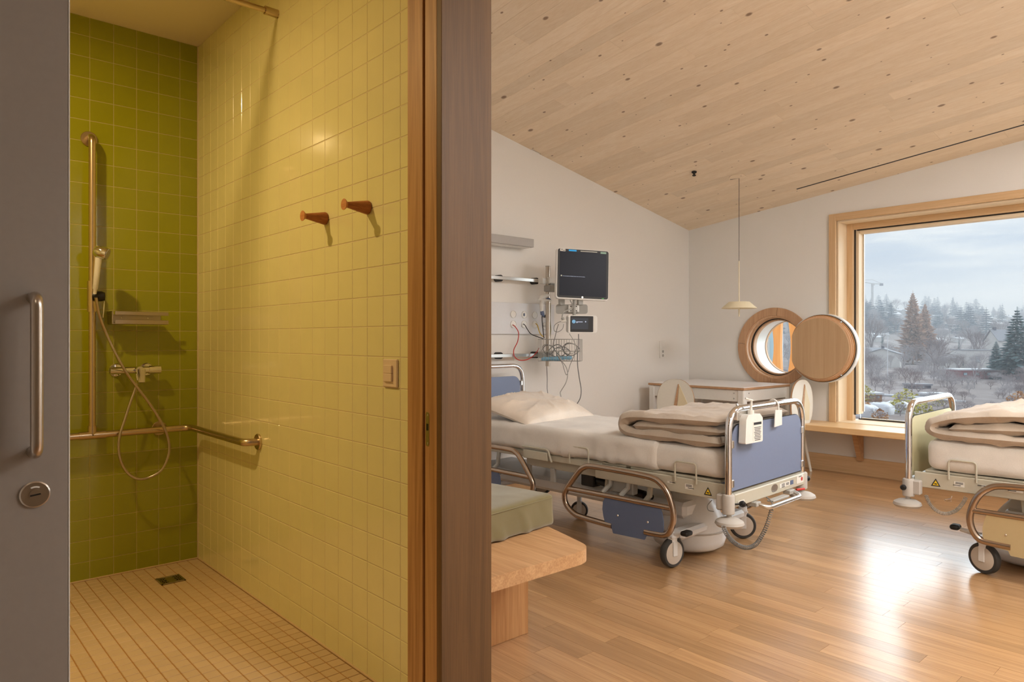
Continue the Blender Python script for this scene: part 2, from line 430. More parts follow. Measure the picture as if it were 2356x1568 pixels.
def round_rect(x0, z0, x1, z1, r, n=5, rs=None):
    rs = rs or (r, r, r, r); out = []
    for (cx, cy, a0), q in zip(((x1, z1, 0), (x0, z1, 90), (x0, z0, 180), (x1, z0, 270)), rs):
        sx = -1 if cx == x1 else 1; sy = -1 if cy == z1 else 1
        for k in range(n+1):
            a = math.radians(a0+90*k/n); out.append((cx+sx*q+q*math.cos(a), cy+sy*q+q*math.sin(a)))
    return out
def fbm(p, s, o=0): return noise.fractal(Vector((p[0]*s[0]+o, p[1]*s[1]+o*.7, p[2]*s[2]+o*1.3)), 1.0, 2.0, 3)
def text_mesh(txt, size, name='lettering', mat=None, align='LEFT'):
    c = bpy.data.curves.new('t', 'FONT'); c.body = txt; c.size = size; c.align_x = align; c.extrude = .0004; c.resolution_u = 2
    o = bpy.data.objects.new('t', c); COL.objects.link(o); bpy.context.view_layer.update()
    me = bpy.data.meshes.new_from_object(o.evaluated_get(bpy.context.evaluated_depsgraph_get())); me.name = name
    bpy.data.objects.remove(o); bpy.data.curves.remove(c); me.materials.clear(); me.materials.append(mat or M_ink)
    return me
def text(txt, size, parent, loc, rot=(PI/2, 0, 0), mat=None, name='lettering', align='LEFT'):
    return link(name, text_mesh(txt, size, name, mat, align), parent, loc, rot)
# ================================================================== STRUCTURE
rnd = random.Random(4)
XW, YB = 6.2, 4.174            # window wall, bed wall
XY_, YG = 1.235, 3.861         # yellow tiled wall, green tiled wall
PX0, PX1, PY0 = 1.20, 1.39, 1.645  # end post of the partition
YS = -1.15                     # wall behind the camera
XL = -1.25

# --- floor of the ward: base + oak boards
fl = struct('floor', MB().box((2.55, 1.5, -.03), (7.9, 5.5, .05)), M_oak_floor_s)
BW = .0885
boards = []; k = 0
x = 1.25
while x < XW:
    y = YS-rnd.random()*.8
    while y < YB:
        ln = rnd.choice((.55, .7, .85, 1.0, 1.2)); a, b = max(y, YS), min(y+ln, YB)
        if b-a > .06: boards.append((x, a, min(x+BW, XW), b))
        y += ln
    x += BW
def vis(cx, cy, z=0):
    u, v, d = to_px((cx, cy, z)); return d > .5 and 1130-60 < u < 2420 and -40 < v < 1640
seen = sorted([q for q in boards if any(vis(px, py) for px, py in ((q[0], q[1]), (q[2], q[3]), (q[0], q[3]), ((q[0]+q[2])/2, (q[1]+q[3])/2)))],
              key=lambda q: ((q[0]+q[2])/2)*FX+((q[1]+q[3])/2)*FY)
near = set(seen[:300]); meshes = {}
far = MB()
for q in boards:
    w_, l_ = q[2]-q[0], q[3]-q[1]; g = .0009
    if q in near:
        key = (round(w_, 3), round(l_, 2))
        if key not in meshes: meshes[key] = MB().box((0, 0, -.004), (w_-g, l_-g, .008)).mesh('floor_board', M_oak_floor)
        link('floor_board', meshes[key], fl, ((q[0]+q[2])/2, (q[1]+q[3])/2, 0))
    else: far.box(((q[0]+q[2])/2, (q[1]+q[3])/2, -.004), (w_-g, l_-g, .008))
o = part('floor_boards_far', far, M_oak_floor_s, fl); o['kind'] = 'stuff'

# --- bathroom floor: grout bed + 5 cm mosaic
fb = struct('floor_bathroom', MB().box(((XL+XY_)/2, (1.60+YG)/2, -.0035), (XY_-XL, YG-1.60, .004)), M_grout_f)
P5 = .0515; tiles = []
i = 0
while XY_-.006-i*P5-.047 > -.2:
    j = 0
    while YG-.006-j*P5-.047 > 1.62:
        cx, cy = XY_-.008-(i+.5)*P5, YG-.008-(j+.5)*P5
        if not (.965 < cx < 1.078 and 3.54 < cy < 3.655): tiles.append((cx, cy))
        j += 1
    i += 1
def visb(cx, cy):
    u, v, d = to_px((cx, cy, 0)); return d > .5 and 150 < u < 940 and v < 1600
tm = MB().box((0, 0, 0), (.0480, .0480, .006), .0014).mesh('mosaic_tile', M_tile_f)
sv = sorted([t for t in tiles if visb(*t)], key=lambda t: t[0]*FX+t[1]*FY); nearb = set(sv[:300]); rest = MB()
for t in tiles:
    if t in nearb: link('mosaic_tile', tm, fb, (t[0], t[1], -.0020))
    else: rest.box((t[0], t[1], -.0020), (.0480, .0480, .006), .0014)
o = part('mosaic_tiles_far', rest, M_tile_f, fb); o['kind'] = 'stuff'
# coved silicone line along the foot of the walls
part('cove_strip', MB().box((XY_-.004, (1.7+YG)/2, .003), (.008, YG-1.7, .008), .002).box(((XL+XY_)/2, YG-.004, .003), (XY_-XL, .008, .008), .002), M_tile_f, fb)

# --- tiled walls
RZ, ROFF = .1007, -.010
def rows():
    out = []; n = 0
    while True:
        a = max(ROFF+n*RZ, 0.004); b = min(ROFF+(n+1)*RZ, 2.70)
        if a >= 2.69: break
        out.append((a, b)); n += 1
    return out
wy = struct('wall_bathroom_right', MB().box(((XY_-.0017+PX1-.003)/2, (1.80+YB)/2, 1.35), (PX1-.003-XY_+.0017, YB-1.80, 2.7)), [M_grout_y], 'partition wall faced with yellow tiles towards the shower', None)
wg = struct('wall_bathroom_back', MB().box(((XL+XY_)/2, YG+.0485, 1.35), (XY_-XL, .1, 2.7)), M_grout_g)
G = .0026
cells_y = []
PYc = .1033; ye = 2.738+11*PYc
ys = [ye-PYc*n for n in range(0, 24)]
ys = [YG-.004]+[v for v in ys if v < YG-.02 and v > 1.80]+[1.812]
for j in range(len(ys)-1):
    for a, b in rows(): cells_y.append((ys[j+1], ys[j], a, b))
def size_px(p, q): u = to_px(p); v = to_px(q); return abs(u[0]-v[0])*abs(u[1]-v[1]) if u[2] > .3 and -60 < v[1] and u[1] < 1640 and u[0] < 940 else 0
cells_y.sort(key=lambda c: -size_px((XY_, c[0], c[2]), (XY_, c[1], c[3])))
cache = {}; rest = MB()
for n, (a, b, c, d) in enumerate(cells_y):
    sy, sz = b-a-G, d-c-G; P = (XY_+.0005, (a+b)/2, (c+d)/2)
    if n < 300:
        key = (round(sy, 4), round(sz, 4))
        if key not in cache: cache[key] = MB().box((0, 0, 0), (.007, sy, sz), .0013).mesh('tile', M_tile_y)
        link('tile', cache[key], wy, P)
    else: rest.box(P, (.007, sy, sz), .0013)
o = part('yellow_tiles_far', rest, M_tile_y, wy); o['kind'] = 'stuff'
PXc = .102; xs = [XY_-.007, 1.141]+[1.141-PXc*n for n in range(1, 24)]
cache = {}; rest = MB()
for j in range(len(xs)-1):
    for a, b in rows():
        sx, sz = xs[j]-xs[j+1]-G, b-a-G; P = ((xs[j]+xs[j+1])/2, YG+.0012, (a+b)/2)
        if xs[j] > .60:
            key = (round(sx, 4), round(sz, 4))
            if key not in cache: cache[key] = MB().box((0, 0, 0), (sx, .0075, sz), .0013).mesh('tile', M_tile_g)
            link('tile', cache[key], wg, P)
        else: rest.box(P, (sx, .0075, sz), .0013)
o = part('green_tiles_far', rest, M_tile_g, wg); o['kind'] = 'stuff'
part('corner_bead', MB().box((XY_-.003, YG-.001, 1.35), (.008, .008, 2.7), .002), M_grout_y, wg)
struct('ceiling_bathroom', MB().box(((XL+XY_)/2+.02, (1.66+YG)/2+.04, 2.73), (XY_-XL+.1, YG-1.66+.1, .06)), M_ceil_bath)
struct('wall_bathroom_left', MB().box((XL-.05, 2.7, 1.35), (.1, 2.6, 2.7)), M_tile_y)
struct('wall_bathroom_front', MB().box(((XL+.08)/2, 1.765, 1.35), (.08-XL, .06, 2.7)).box(((XL+.08)/2, 1.655, 1.35), (.08-XL, .05, 2.7)).box((.64, 1.735, 2.55), (1.14, .19, .30)), M_wall)

# --- end post with the door jamb: grey-brown oak outside, oak lining inside with a groove
pst = thing('door_jamb', 'tall oak door jamb between the tiled shower and the bright ward', 'door frame', (PX0, PY0, 0))
del pst['category']; del pst['label']; pst['kind'] = 'structure'; pst.name = 'trim_1'
part('post_face', MB().box(((PX0+PX1)/2, PY0+.012, 1.35), (PX1-PX0, .024, 2.70), .0015), M_oak_post, pst, True)
part('jamb_lining', MB().box((PX0+.012, (PY0+.024+1.728)/2, 1.35), (.024, 1.728-PY0-.024, 2.7), .001), M_oak_jamb, pst, True)
part('jamb_lining', MB().box((PX0+.012, (1.741+1.822)/2, 1.35), (.024, 1.822-1.741, 2.7), .001), M_oak_jamb, pst, True)
part('jamb_groove', MB().box((PX0+.035, 1.735, 1.35), (.004, .03, 2.7)), M_gasket, pst, True)
part('jamb_core', MB().box(((PX0+PX1)/2+.02, 1.735, 1.35), (PX1-PX0-.044, .15, 2.7)), M_oak_leg, pst, True)
sp = thing('strike_plate', 'narrow rounded metal strike plate let into the orange-lit door jamb', 'strike plate', (PX0-.0006, 1.716, 1.0))
z0, z1 = onX(984, 1026, PX0).z, onX(984, 947, PX0).z; yc = onX(984, 985, PX0).y; zc = (z0+z1)/2
part('plate', MB().prism([(yc+.0085*math.cos(a)*1.0, (z1-.0085 if math.sin(a) > 0 else z0+.0085)+.0085*math.sin(a)) for a in [2*PI*i/24 for i in range(24)]], PX0-.0012, PX0+.0006, 'yz'), M_steel, sp, True)
part('slot', MB().box((PX0-.0013, yc, zc+.006), (.0006, .010, .020)), M_black, sp, True)
for zz in (z0+.009, z1-.009): part('screw', MB().lathe([(.0, .0), (.003, .0), (.002, .001), (0, .001)], (PX0-.0011, yc, zz), (-1, 0, 0), 10), M_chrome, sp, True)

# --- sliding door leaf with pull handle and rosette
DY = 1.700
dr = thing('sliding_door', 'pale grey flush sliding door leaf with steel pull handle, standing half open', 'door', (.284, DY, 0))
part('leaf', MB().box((-.47+.284, DY+.02, 1.175), (.94, .04, 2.33), .0015), M_door, dr, True)
part('edge_strip', MB().box((.2855, DY+.02, 1.175), (.003, .041, 2.33), .0008), M_white, dr, True)
ht, hb = onY(82, 678, DY), onY(80, 1044, DY); hx = (ht.x+hb.x)/2-.004
hd = part('pull_handle', MB().tube(fillet([(hx, DY, ht.z-.006), (hx, DY-.05, ht.z-.006), (hx, DY-.05, hb.z+.006), (hx, DY, hb.z+.006)], .035, 8), .0112, 18), M_steel, dr, True)
rc = onY(80, 1136, DY)
rs_ = part('rosette', MB().lathe([(.026, 0), (.0265, -.004), (.024, -.006), (0, -.006)], rc, (0, 1, 0), 40), M_steel, dr, True)
b = MB(); b.lathe([(.0105, 0), (.0105, -.0035), (0, -.0035)], rc+Vector((0, -.006, 0)), (0, 1, 0), 24); part('lock_turn', b, M_steel, dr, True)
b = MB(); b.M = Matrix.Translation(rc+Vector((0, -.0098, 0))) @ Matrix.Rotation(-.12, 4, 'Y'); b.box((0, 0, 0), (.018, .0012, .003)); part('coin_slot', b, M_black, dr, True)
b = MB(); b.prism([(rc.x+.013*math.cos(a), rc.z+.013*math.sin(a)+.001) for a in [math.radians(60+60*i/6) for i in range(7)]]+[(rc.x+.016*math.cos(a), rc.z+.016*math.sin(a)+.001) for a in [math.radians(120-60*i/6) for i in range(7)]], DY-.0072, DY-.006, 'xz'); part('indicator_window', b, M_white, dr, True)

# --- ward walls
ZT = 4.2
WY0, WY1, WZ0, WZ1 = -.45, 2.663, .433, 2.19     # clear opening of the big window
RC = (3.235, 1.083); RR = .300
WT = .31
mb = MB()
xa, xb = XW, XW+WT
def wb(y0, y1, z0, z1): mb.box(((xa+xb)/2, (y0+y1)/2, (z0+z1)/2), (WT, y1-y0, z1-z0))
wb(YS, WY0, 0, ZT); wb(WY0, WY1, 0, WZ0); wb(WY0, WY1, WZ1, ZT)
q0, q1, r0, r1 = RC[0]-.42, RC[0]+.42, RC[1]-.42, RC[1]+.42
wb(WY1, YB+.2, 0, r0); wb(WY1, YB+.2, r1, ZT); wb(WY1, q0, r0, r1); wb(q1, YB+.2, r0, r1)
n = 64; vs = []; fs = []
for i in range(n):
    a = 2*PI*i/n; c, s_ = math.cos(a), math.sin(a); m = .42/max(abs(c), abs(s_))
    for X in (xa, xb): vs += [(X, RC[0]+RR*c, RC[1]+RR*s_), (X, RC[0]+m*c, RC[1]+m*s_)]
for i in range(n):
    j = (i+1) % n; fs += [(4*i, 4*i+1, 4*j+1, 4*j), (4*i+2, 4*j+2, 4*j+3, 4*i+3), (4*i, 4*j, 4*j+2, 4*i+2)]
mb.add(vs, fs)
struct('wall_right', mb, M_wall)
struct('wall_back', MB().box(((PX1+XW)/2, YB+.05, ZT/2), (XW-PX1+.4, .1, ZT)), M_wall)
struct('wall_partition', MB().box((PX1-.0005, (1.80+YB)/2, ZT/2), (.003, YB-1.80, ZT)), M_wall).name = 'wall_left'
struct('wall_front', MB().box((2.4, YS-.05, ZT/2), (7.8, .1, ZT)), M_wall)
struct('wall_entry', MB().box((XL-.05, .25, ZT/2), (.1, 2.9, ZT)), M_wall)
struct('wall_entry_blocker', MB().box(((1.30+PX1)/2, (YS+.16)/2, ZT/2), (.09, .16-YS, ZT)), M_wall)  # unseen wall piece added to keep ward light off the sliding door
struct('ceiling_entry', MB().box(((XL+PX1)/2, (YS+1.7)/2, 2.42), (PX1-XL, 1.7-YS, .06)).box((PX1-.03, (YS+1.7)/2, 3.3), (.06, 1.7-YS, 1.8)).box(((XL+PX1)/2, 1.72, 3.4), (PX1-XL, .08, 1.9)), M_wall)
# skirting
struct('baseboard_right', MB().box((XW-.008, (YS+YB)/2, .072), (.016, YB-YS, .145), .002), M_frame_wood_y)
struct('baseboard_back', MB().box(((PX1+XW)/2, YB-.008, .072), (XW-PX1, .016, .145), .002), wood('skirting_oak_x', (208, 162, 108), (230, 190, 140), 'X', 1.0, .5))

# --- ceiling: sloping knotty spruce boards with a black slot
def cp(x, y, dz=0): return Vector((x, y, ceil_z(x, y)+dz))
mb = MB(); A = [(PX1-.1, YS-.1), (XW+.1, YS-.1), (XW+.1, YB+.1), (PX1-.1, YB+.1)]
mb.add([cp(*a, .014) for a in A]+[cp(*a, .12) for a in A], [(0, 1, 2, 3), (7, 6, 5, 4), (0, 4, 5, 1), (1, 5, 6, 2), (2, 6, 7, 3), (3, 7, 4, 0)])
ce = struct('ceiling', mb, M_gasket)
uy = Vector((0, 1, -.115)).normalized(); nrm = Vector((.1907, .115, 1)).normalized(); ux = uy.cross(nrm).normalized()
Rm = Matrix((ux, uy, nrm)).transposed().to_4x4()
x = PX1-.06; SX0, SX1 = 5.951, 5.969
cols = []
while x < XW+.04:
    wd = rnd.choice((.10, .12, .14)); x2 = x+wd
    if x < SX0 and x2 > SX0-.03: x2 = SX0
    cols.append((x, x2)); x = x2 if x2 != SX0 else SX1
cache = {}
for (a, b) in cols:
    y = YS-.05-rnd.random()*1.5
    while y < YB:
        ln = rnd.choice((1.4, 1.8, 2.3)); y0, y1 = max(y, YS-.02), min(y+ln, YB+.02); y += ln
        if y1-y0 < .05: continue
        key = (round(b-a, 3), round(y1-y0, 2))
        if key not in cache: cache[key] = MB().box((0, 0, .006), ((b-a)*1.018-.0006, (y1-y0)*1.0066-.0006, .012), .0005).mesh('ceiling_board', M_spruce)
        o = link('ceiling_board', cache[key], ce); o.matrix_local = Matrix.Translation(cp((a+b)/2, (y0+y1)/2)) @ Rm
# closing board beyond the end of the slot
o = link('ceiling_board', MB().box((0, 0, .006), (.018, 1.27, .012), .0004).mesh('ceiling_board', M_spruce), ce); o.matrix_local = Matrix.Translation(cp(5.96, 2.907+.632)) @ Rm

sl = MB(); A, B = cp(5.96, YS), cp(5.96, 2.907); sl.add([(5.952, A.y, A.z+.0015), (5.968, A.y, A.z-.0015), (5.968, B.y, B.z-.0015), (5.952, B.y, B.z+.0015), (5.952, A.y, A.z+.012), (5.968, A.y, A.z+.010), (5.968, B.y, B.z+.010), (5.952, B.y, B.z+.012)], [(0, 1, 2, 3), (7, 6, 5, 4), (0, 4, 5, 1), (1, 5, 6, 2), (2, 6, 7, 3), (3, 7, 4, 0)])
solo('ceiling_track', sl, M_black, 'long thin black track let into the wooden ceiling above the window', 'light track')

# --- big window
wn = thing('window_1', None, None, (XW, 1.1, 0)); wn['kind'] = 'structure'
OY1 = 2.723; OZ1 = 2.250; T = .06
part('window_trim', MB().box((XW-.008, OY1-T/2, (WZ0+OZ1)/2), (.030, T, OZ1-WZ0), .002), M_frame_wood, wn, True)
part('window_trim', MB().box((XW-.008, (OY1-T+WY0)/2, OZ1-T/2), (.030, OY1-T-WY0, T), .002), M_frame_wood_y, wn, True)
part('window_trim', MB().box((XW-.008, WY0-T/2, (WZ0+OZ1)/2), (.030, T, OZ1-WZ0), .002), M_frame_wood, wn, True)
M_reveal = wood('reveal_spruce', (232, 206, 168), (246, 226, 196), 'Z', .6, .55); M_reveal_y = wood('reveal_spruce_horizontal', (232, 206, 168), (246, 226, 196), 'Y', .6, .55)
part('reveal_board', MB().box((XW+.10, WY1-.006, (WZ0+WZ1)/2), (.19, .014, WZ1-WZ0)), M_reveal, wn, True)
part('reveal_board', MB().box((XW+.10, (WY0+WY1)/2-.008, WZ1-.006), (.189, WY1-WY0-.018, .014)), M_reveal_y, wn, True)
fx0 = XW+.175
FY1 = WY1-.013; FZ1 = WZ1-.013; FZ0 = WZ0+.004; FY0 = WY0
part('fixed_frame', MB().box((fx0+.03, FY1-.026, (FZ0+FZ1)/2), (.06, .052, FZ1-FZ0), .002), M_frame_wood, wn, True)
part('fixed_frame', MB().box((fx0+.03, (FY0+FY1)/2-.0265, FZ1-.026), (.0595, FY1-FY0-.053, .052), .002), M_frame_wood_y, wn, True)
part('gasket', MB().box((fx0+.045, FY1-.056, (FZ0+FZ1)/2), (.03, .008, FZ1-FZ0-.1)).box((fx0+.045, (FY0+FY1)/2-.01, FZ1-.056), (.029, FY1-FY0-.13, .008)), M_gasket, wn, True)
part('sash_stile', MB().box((fx0+.095, FY1-.072, (FZ0+FZ1)/2), (.10, .026, FZ1-FZ0-.11), .002), M_reveal, wn, True)
part('sash_rail', MB().box((fx0+.095, (FY0+FY1)/2, FZ1-.072), (.0995, FY1-FY0-.175, .026), .002), M_reveal_y, wn, True)
part('glazing_bead', MB().box((fx0+.14, FY1-.090, (FZ0+FZ1)/2), (.012, .012, FZ1-FZ0-.15)).box((fx0+.14, (FY0+FY1)/2, FZ0+.012), (.012, FY1-FY0-.15, .012)), M_alu, wn, True)
part('gasket', MB().box((fx0+.132, (FY0+FY1)/2, FZ0+.006), (.006, FY1-FY0-.1, .01)), M_gasket, wn, True)
part('sill_board', MB().box((XW+.16, (WY0+WY1)/2, WZ0-.012), (.34, WY1-WY0, .034), .002), M_reveal_y, wn, True)
part('pane', MB().box((fx0+.145, (FY0+FY1)/2-.03, (FZ0+FZ1)/2-.03), (.006, FY1-FY0-.06, FZ1-FZ0-.06)), M_glass, wn, True)

# --- window bench: shelf along the whole window wall with triangular brackets
wb_ = thing('window_ledge', 'long pale oak ledge running along the window wall under the big window', 'ledge', (5.9, 1.0, .43))
M_ledge = wood('ledge_oak', (222, 178, 122), (242, 208, 160), 'Y', .8, .4)
part('ledge_board', MB().box(((5.82+XW)/2, (YS+2.93)/2, .408), (XW-5.82, 2.93-YS, .050), .004), M_ledge, wb_, True)
for yb in (onX(1972, 1010, 6.1).y, .2): part('bracket', MB().prism([(6.18, .384), (6.035, .384), (6.035, .37), (6.145, .13), (6.185, .13)], yb-.02, yb+.02, 'xz'), M_oak_x, wb_, True)

# --- round window
rw = thing('window_2', None, None, (XW, RC[0], RC[1])); rw['kind'] = 'structure'
for k in range(4): part('ring_segment', MB().ring(RC, .296, .368, XW-.022, XW+.012, 16, PI/2*k+.1+.004, PI/2*(k+1)+.1-.004), M_ring, rw, True)
M_ring2 = wood('round_rebate_oak', (206, 162, 122), (228, 190, 152), 'Z', 1.2, .45)
part('rebate_ring', MB().ring(RC, .280, .300, XW-.012, XW+.07).ring(RC, .270, .290, XW+.03, XW+.09), M_ring2, rw, True)
part('gasket', MB().ring(RC, .262, .275, XW+.055, XW+.085), M_gasket, rw, True)
part('inner_ring', MB().ring(RC, .250, .275, XW+.07, XW+.12), M_ring2, rw, True)
part('tunnel', MB().ring(RC, .252, .2999, XW+.12, XW+.30), M_white, rw, True)
part('outer_ring', MB().ring(RC, .247, .26, XW+.29, XW+.32), M_ring2, rw, True)
part('pane', MB().lathe([(.262, 0), (.262, .004), (0, .004)], (XW+.10, RC[0], RC[1]), (1, 0, 0), 48), M_glass, rw, True)
# opened round sash folded back against the wall
def cut_disc(r, cut, n=64):
    a0 = math.acos(cut/r); out = []
    for i in range(n+1):
        a = a0+(2*PI-2*a0)*i/n; out.append((r*math.cos(a), r*math.sin(a)))
    return out
sc_ = onX(1887, 801, 6.0)
sash = thing('round_sash', 'thick round oak window sash folded open beside the porthole window', 'window sash', (6.06, sc_.y, sc_.z))
CUT = .232
def disc(r, x0, x1, m, name, cut=CUT): return part(name, MB().prism([(sc_.y+p[0], sc_.z+p[1]) for p in cut_disc(r, cut)], x0, x1, 'yz'), m, sash, True)
disc(.300, 6.03, 6.085, M_white, 'outer_rim'); disc(.2915, 6.022, 6.0305, M_gasket, 'seal'); disc(.287, 6.008, 6.024, M_oak_leg, 'rebate')
disc(.279, 5.993, 6.010, M_ring2, 'rebate'); disc(.270, 5.978, 5.995, M_ring2, 'rebate'); disc(.259, 5.960, 5.980, M_sash, 'panel')
for a in (-.9, .9): part('catch', MB().box((6.0, sc_.y-.284*math.cos(a), sc_.z+.284*math.sin(a)), (.02, .012, .012), .002), M_chrome, sash, True)
part('hinge_arm', MB().box((6.13, sc_.y+.215, sc_.z), (.10, .03, .12), .003), M_steel, sash, True)
# facade slats outside the porthole
for k, (pl, pr) in enumerate(((1776, 1796), (1815, 1834), (1852, 1873))):
    X = 7.15; y1, y0 = onX(pl, 790, X).y, onX(pr, 790, X).y; pts = []; pts2 = []
    for i in range(33):
        z = RC[1]-1.3+2.6*i/32; wv = .020*math.cos((z-RC[1])/.42*PI)
        pts.append((y0+wv*.3, z)); pts2.append((y1-wv, z))
    o = solo('facade_slat', MB().prism(pts+pts2[::-1], X, X+.05, 'yz'), wood('slat_larch', (222, 142, 70), (240, 170, 96), 'Z', .8, .6, knots=3), ('left', 'middle', 'right')[k]+' of three wavy orange wooden slats outside the round window', 'slat', 'wooden facade slats outside the round window')
# ================================================================== SHOWER ROOM
def flange(mb, p, axis, r=.036):
    mb.lathe([(r*.97, 0), (r, .003), (r, .008), (r*.93, .011), (.018, .011)], p, axis, 28)
gr = thing('grab_rail', 'long satin steel grab rail running around the shower corner with an upright bar', 'grab rail', (.73, YG, .70))
BY = 3.785; bz = .703; xv = .729; RB = .0165
b = MB(); b.tube(fillet([(-.6, BY, bz), (1.172, BY, bz), (1.172, 3.062, bz), (XY_+.002, 3.05, bz)], .055, 10), RB, 18); part('horizontal_bar', b, M_brass_steel, gr, True)
b = MB(); b.tube(fillet([(xv, BY, bz), (xv, BY, 2.116), (xv, YG, 2.116)], .045, 10), RB*.93, 18); part('upright_bar', b, M_brass_steel, gr, True)
b = MB(); b.cyl((xv-.055, BY, bz), (xv+.055, BY, bz), .0195, 20).cyl((xv, BY, bz+.045), (xv, BY, bz), .0195, 20); part('junction_sleeve', b, M_brass_steel, gr, True)
for p_, a_ in (((XY_-.002, 3.052, bz), (-1, 0, 0)), ((1.04, YG-.002, bz), (0, -1, 0)), ((xv, YG-.002, 2.116), (0, -1, 0))):
    b = MB(); flange(b, p_, a_)
    if a_ == (0, -1, 0) and p_[0] > 1: b.cyl((1.04, YG, bz), (1.04, BY, bz), .0095, 12)
    part('wall_flange', b, M_brass_steel, gr, True)
# hand shower on its slider
hs = thing('hand_shower', 'chrome hand shower with pale handle parked in a slider on the upright bar', 'shower head', (xv, BY, 1.34))
SY = 3.735
b = MB(); b.cyl((xv, BY, 1.285), (xv, BY, 1.43), .0215, 20); part('slider', b, M_brass_steel, hs, True)
c0 = onY(236, 681, SY)
b = MB(); b.lathe([(.008, -.04), (.021, -.038), (.0235, -.02), (.0235, .0), (.018, .012), (.0, .014)], c0+Vector((.0, .01, 0)), (.9, -.25, 0), 22); part('clamp_knob', b, M_black, hs, True)
k0, k1 = onY(240, 693, SY), onY(237, 730, SY); b = MB(); b.tube([k0, onY(239, 712, SY-.01), k1], [.0022, .0028, .003], 8); part('clamp_lever', b, M_chrome, hs, True)
h0, h1 = onY(218, 676, SY-.02), onY(227, 592, SY-.045)
b = MB(); b.tube([h0, h0.lerp(h1, .12), h0.lerp(h1, .15), h0.lerp(h1, .6), h1], [.0075, .008, .0115, .0125, .0145], 16); part('handle', b, M_white, hs, True)
hc = onY(236, 581, SY-.055); ax = Vector((.80, -.42, -.30)).normalized()
b = MB(); b.lathe([(0, -.034), (.020, -.034), (.026, -.026), (.0285, -.008), (.0285, .018), (.027, .022), (0, .022)], hc, ax, 28); part('spray_head', b, M_chrome, hs, True)
b = MB(); b.lathe([(.0, .0222), (.0255, .0222), (.0255, .024), (0, .0245)], hc, ax, 28); part('spray_face', b, M_greyp, hs, True)
hp = [(221, 684), (228, 722), (243, 762), (266, 812), (292, 858), (318, 893), (340, 922), (362, 955), (380, 988), (389, 1020), (387, 1048), (372, 1080), (345, 1097), (318, 1101), (295, 1088), (279, 1062), (273, 1030), (276, 1000), (287, 965), (300, 925), (310, 898), (315, 882)]
HY = [SY-.02, SY, 3.75, 3.74, 3.73, 3.73, 3.725, 3.72, 3.715, 3.71, 3.71, 3.72, 3.73, 3.735, 3.74, 3.745, 3.75, 3.75, 3.755, 3.76, 3.77, 3.775]
b = MB(); b.tube(crv([onY(u, v, y) for (u, v), y in zip(hp, HY)], 6), .0066, 12); part('hose', b, M_steel, hs, True)
# mixer tap
mx = thing('shower_mixer', 'chrome lever mixer tap on the green tiled wall beneath the soap shelf', 'tap', (.92, YG, 1.01))
ml, mr, mc = onY(269, 851, 3.80), onY(352, 851, 3.80), onY(317, 851, 3.80); mz = (ml.z+mr.z)/2
b = MB(); b.cyl((ml.x-.004, 3.80, mz), (mr.x-.01, 3.80, mz), .0175, 20); b.cyl((ml.x+.01, YG, mz), (ml.x+.01, 3.80, mz), .013, 16).cyl((mr.x-.014, YG, mz), (mr.x-.014, 3.80, mz), .013, 16); part('body', b, M_chrome, mx, True)
for X in (ml.x+.01, mr.x-.014): b = MB(); b.lathe([(.032, 0), (.033, .004), (.028, .010), (.014, .012)], (X, YG-.002, mz), (0, -1, 0), 28); part('wall_rosette', b, M_chrome, mx, True)
b = MB(); b.cyl((mr.x-.02, 3.80, mz), (mr.x+.034, 3.80, mz), .0205, 22); part('temperature_knob', b, M_chrome, mx, True)
b = MB(); b.cyl((ml.x-.03, 3.80, mz), (ml.x+.004, 3.80, mz), .017, 22); part('end_cap', b, M_chrome, mx, True)
b = MB(); b.cyl((mc.x, 3.80, mz), (mc.x, 3.755, mz), .019, 20); b.M = Matrix.Translation((mc.x+.006, 3.748, mz-.026)) @ Matrix.Rotation(.12, 4, 'X'); b.box((0, 0, 0), (.030, .013, .072), .005); part('lever', b, M_chrome, mx, True)
b = MB(); b.cyl((mc.x-.003, 3.795, mz-.014), (mc.x-.003, 3.78, mz-.052), .008, 14); part('hose_outlet', b, M_chrome, mx, True)
# soap shelf
sh = thing('soap_shelf', 'narrow matt metal soap shelf with raised front lip above the mixer', 'shelf', (.94, YG, 1.26))
s0, s1 = onY(256, 720, 3.775).x, onY(388, 720, 3.755).x
b = MB(); b.box(((s0+s1)/2, 3.805, 1.232), (s1-s0, .09, .006), .001); part('tray', b, M_steel, sh, True)
b = MB(); b.box(((s0+s1)/2+.006, 3.757, 1.240), (s1-s0-.012, .004, .020), .001); part('lip', b, M_steel, sh, True)
b = MB(); b.box(((s0+s1)/2+.006, 3.757, 1.282), (s1-s0-.012, .004, .018), .001).box((s0+.002, 3.808, 1.282), (.004, .10, .018), .001); part('guard_rail', b, M_steel, sh, True)
b = MB(); b.box(((s0+s1)/2, YG-.006, 1.258), (s1-s0-.02, .006, .04), .001).box((s0+.004, 3.81, 1.256), (.006, .09, .05), .001); part('wall_plate', b, M_steel, sh, True)
b = MB()
for X in (s0+.06, s1-.07): b.lathe([(.0, 0), (.0035, 0), (.002, .002), (0, .002)], (X, YG-.0092, 1.262), (0, -1, 0), 10)
part('screws', b, M_chrome, sh, True)['kind'] = 'stuff'
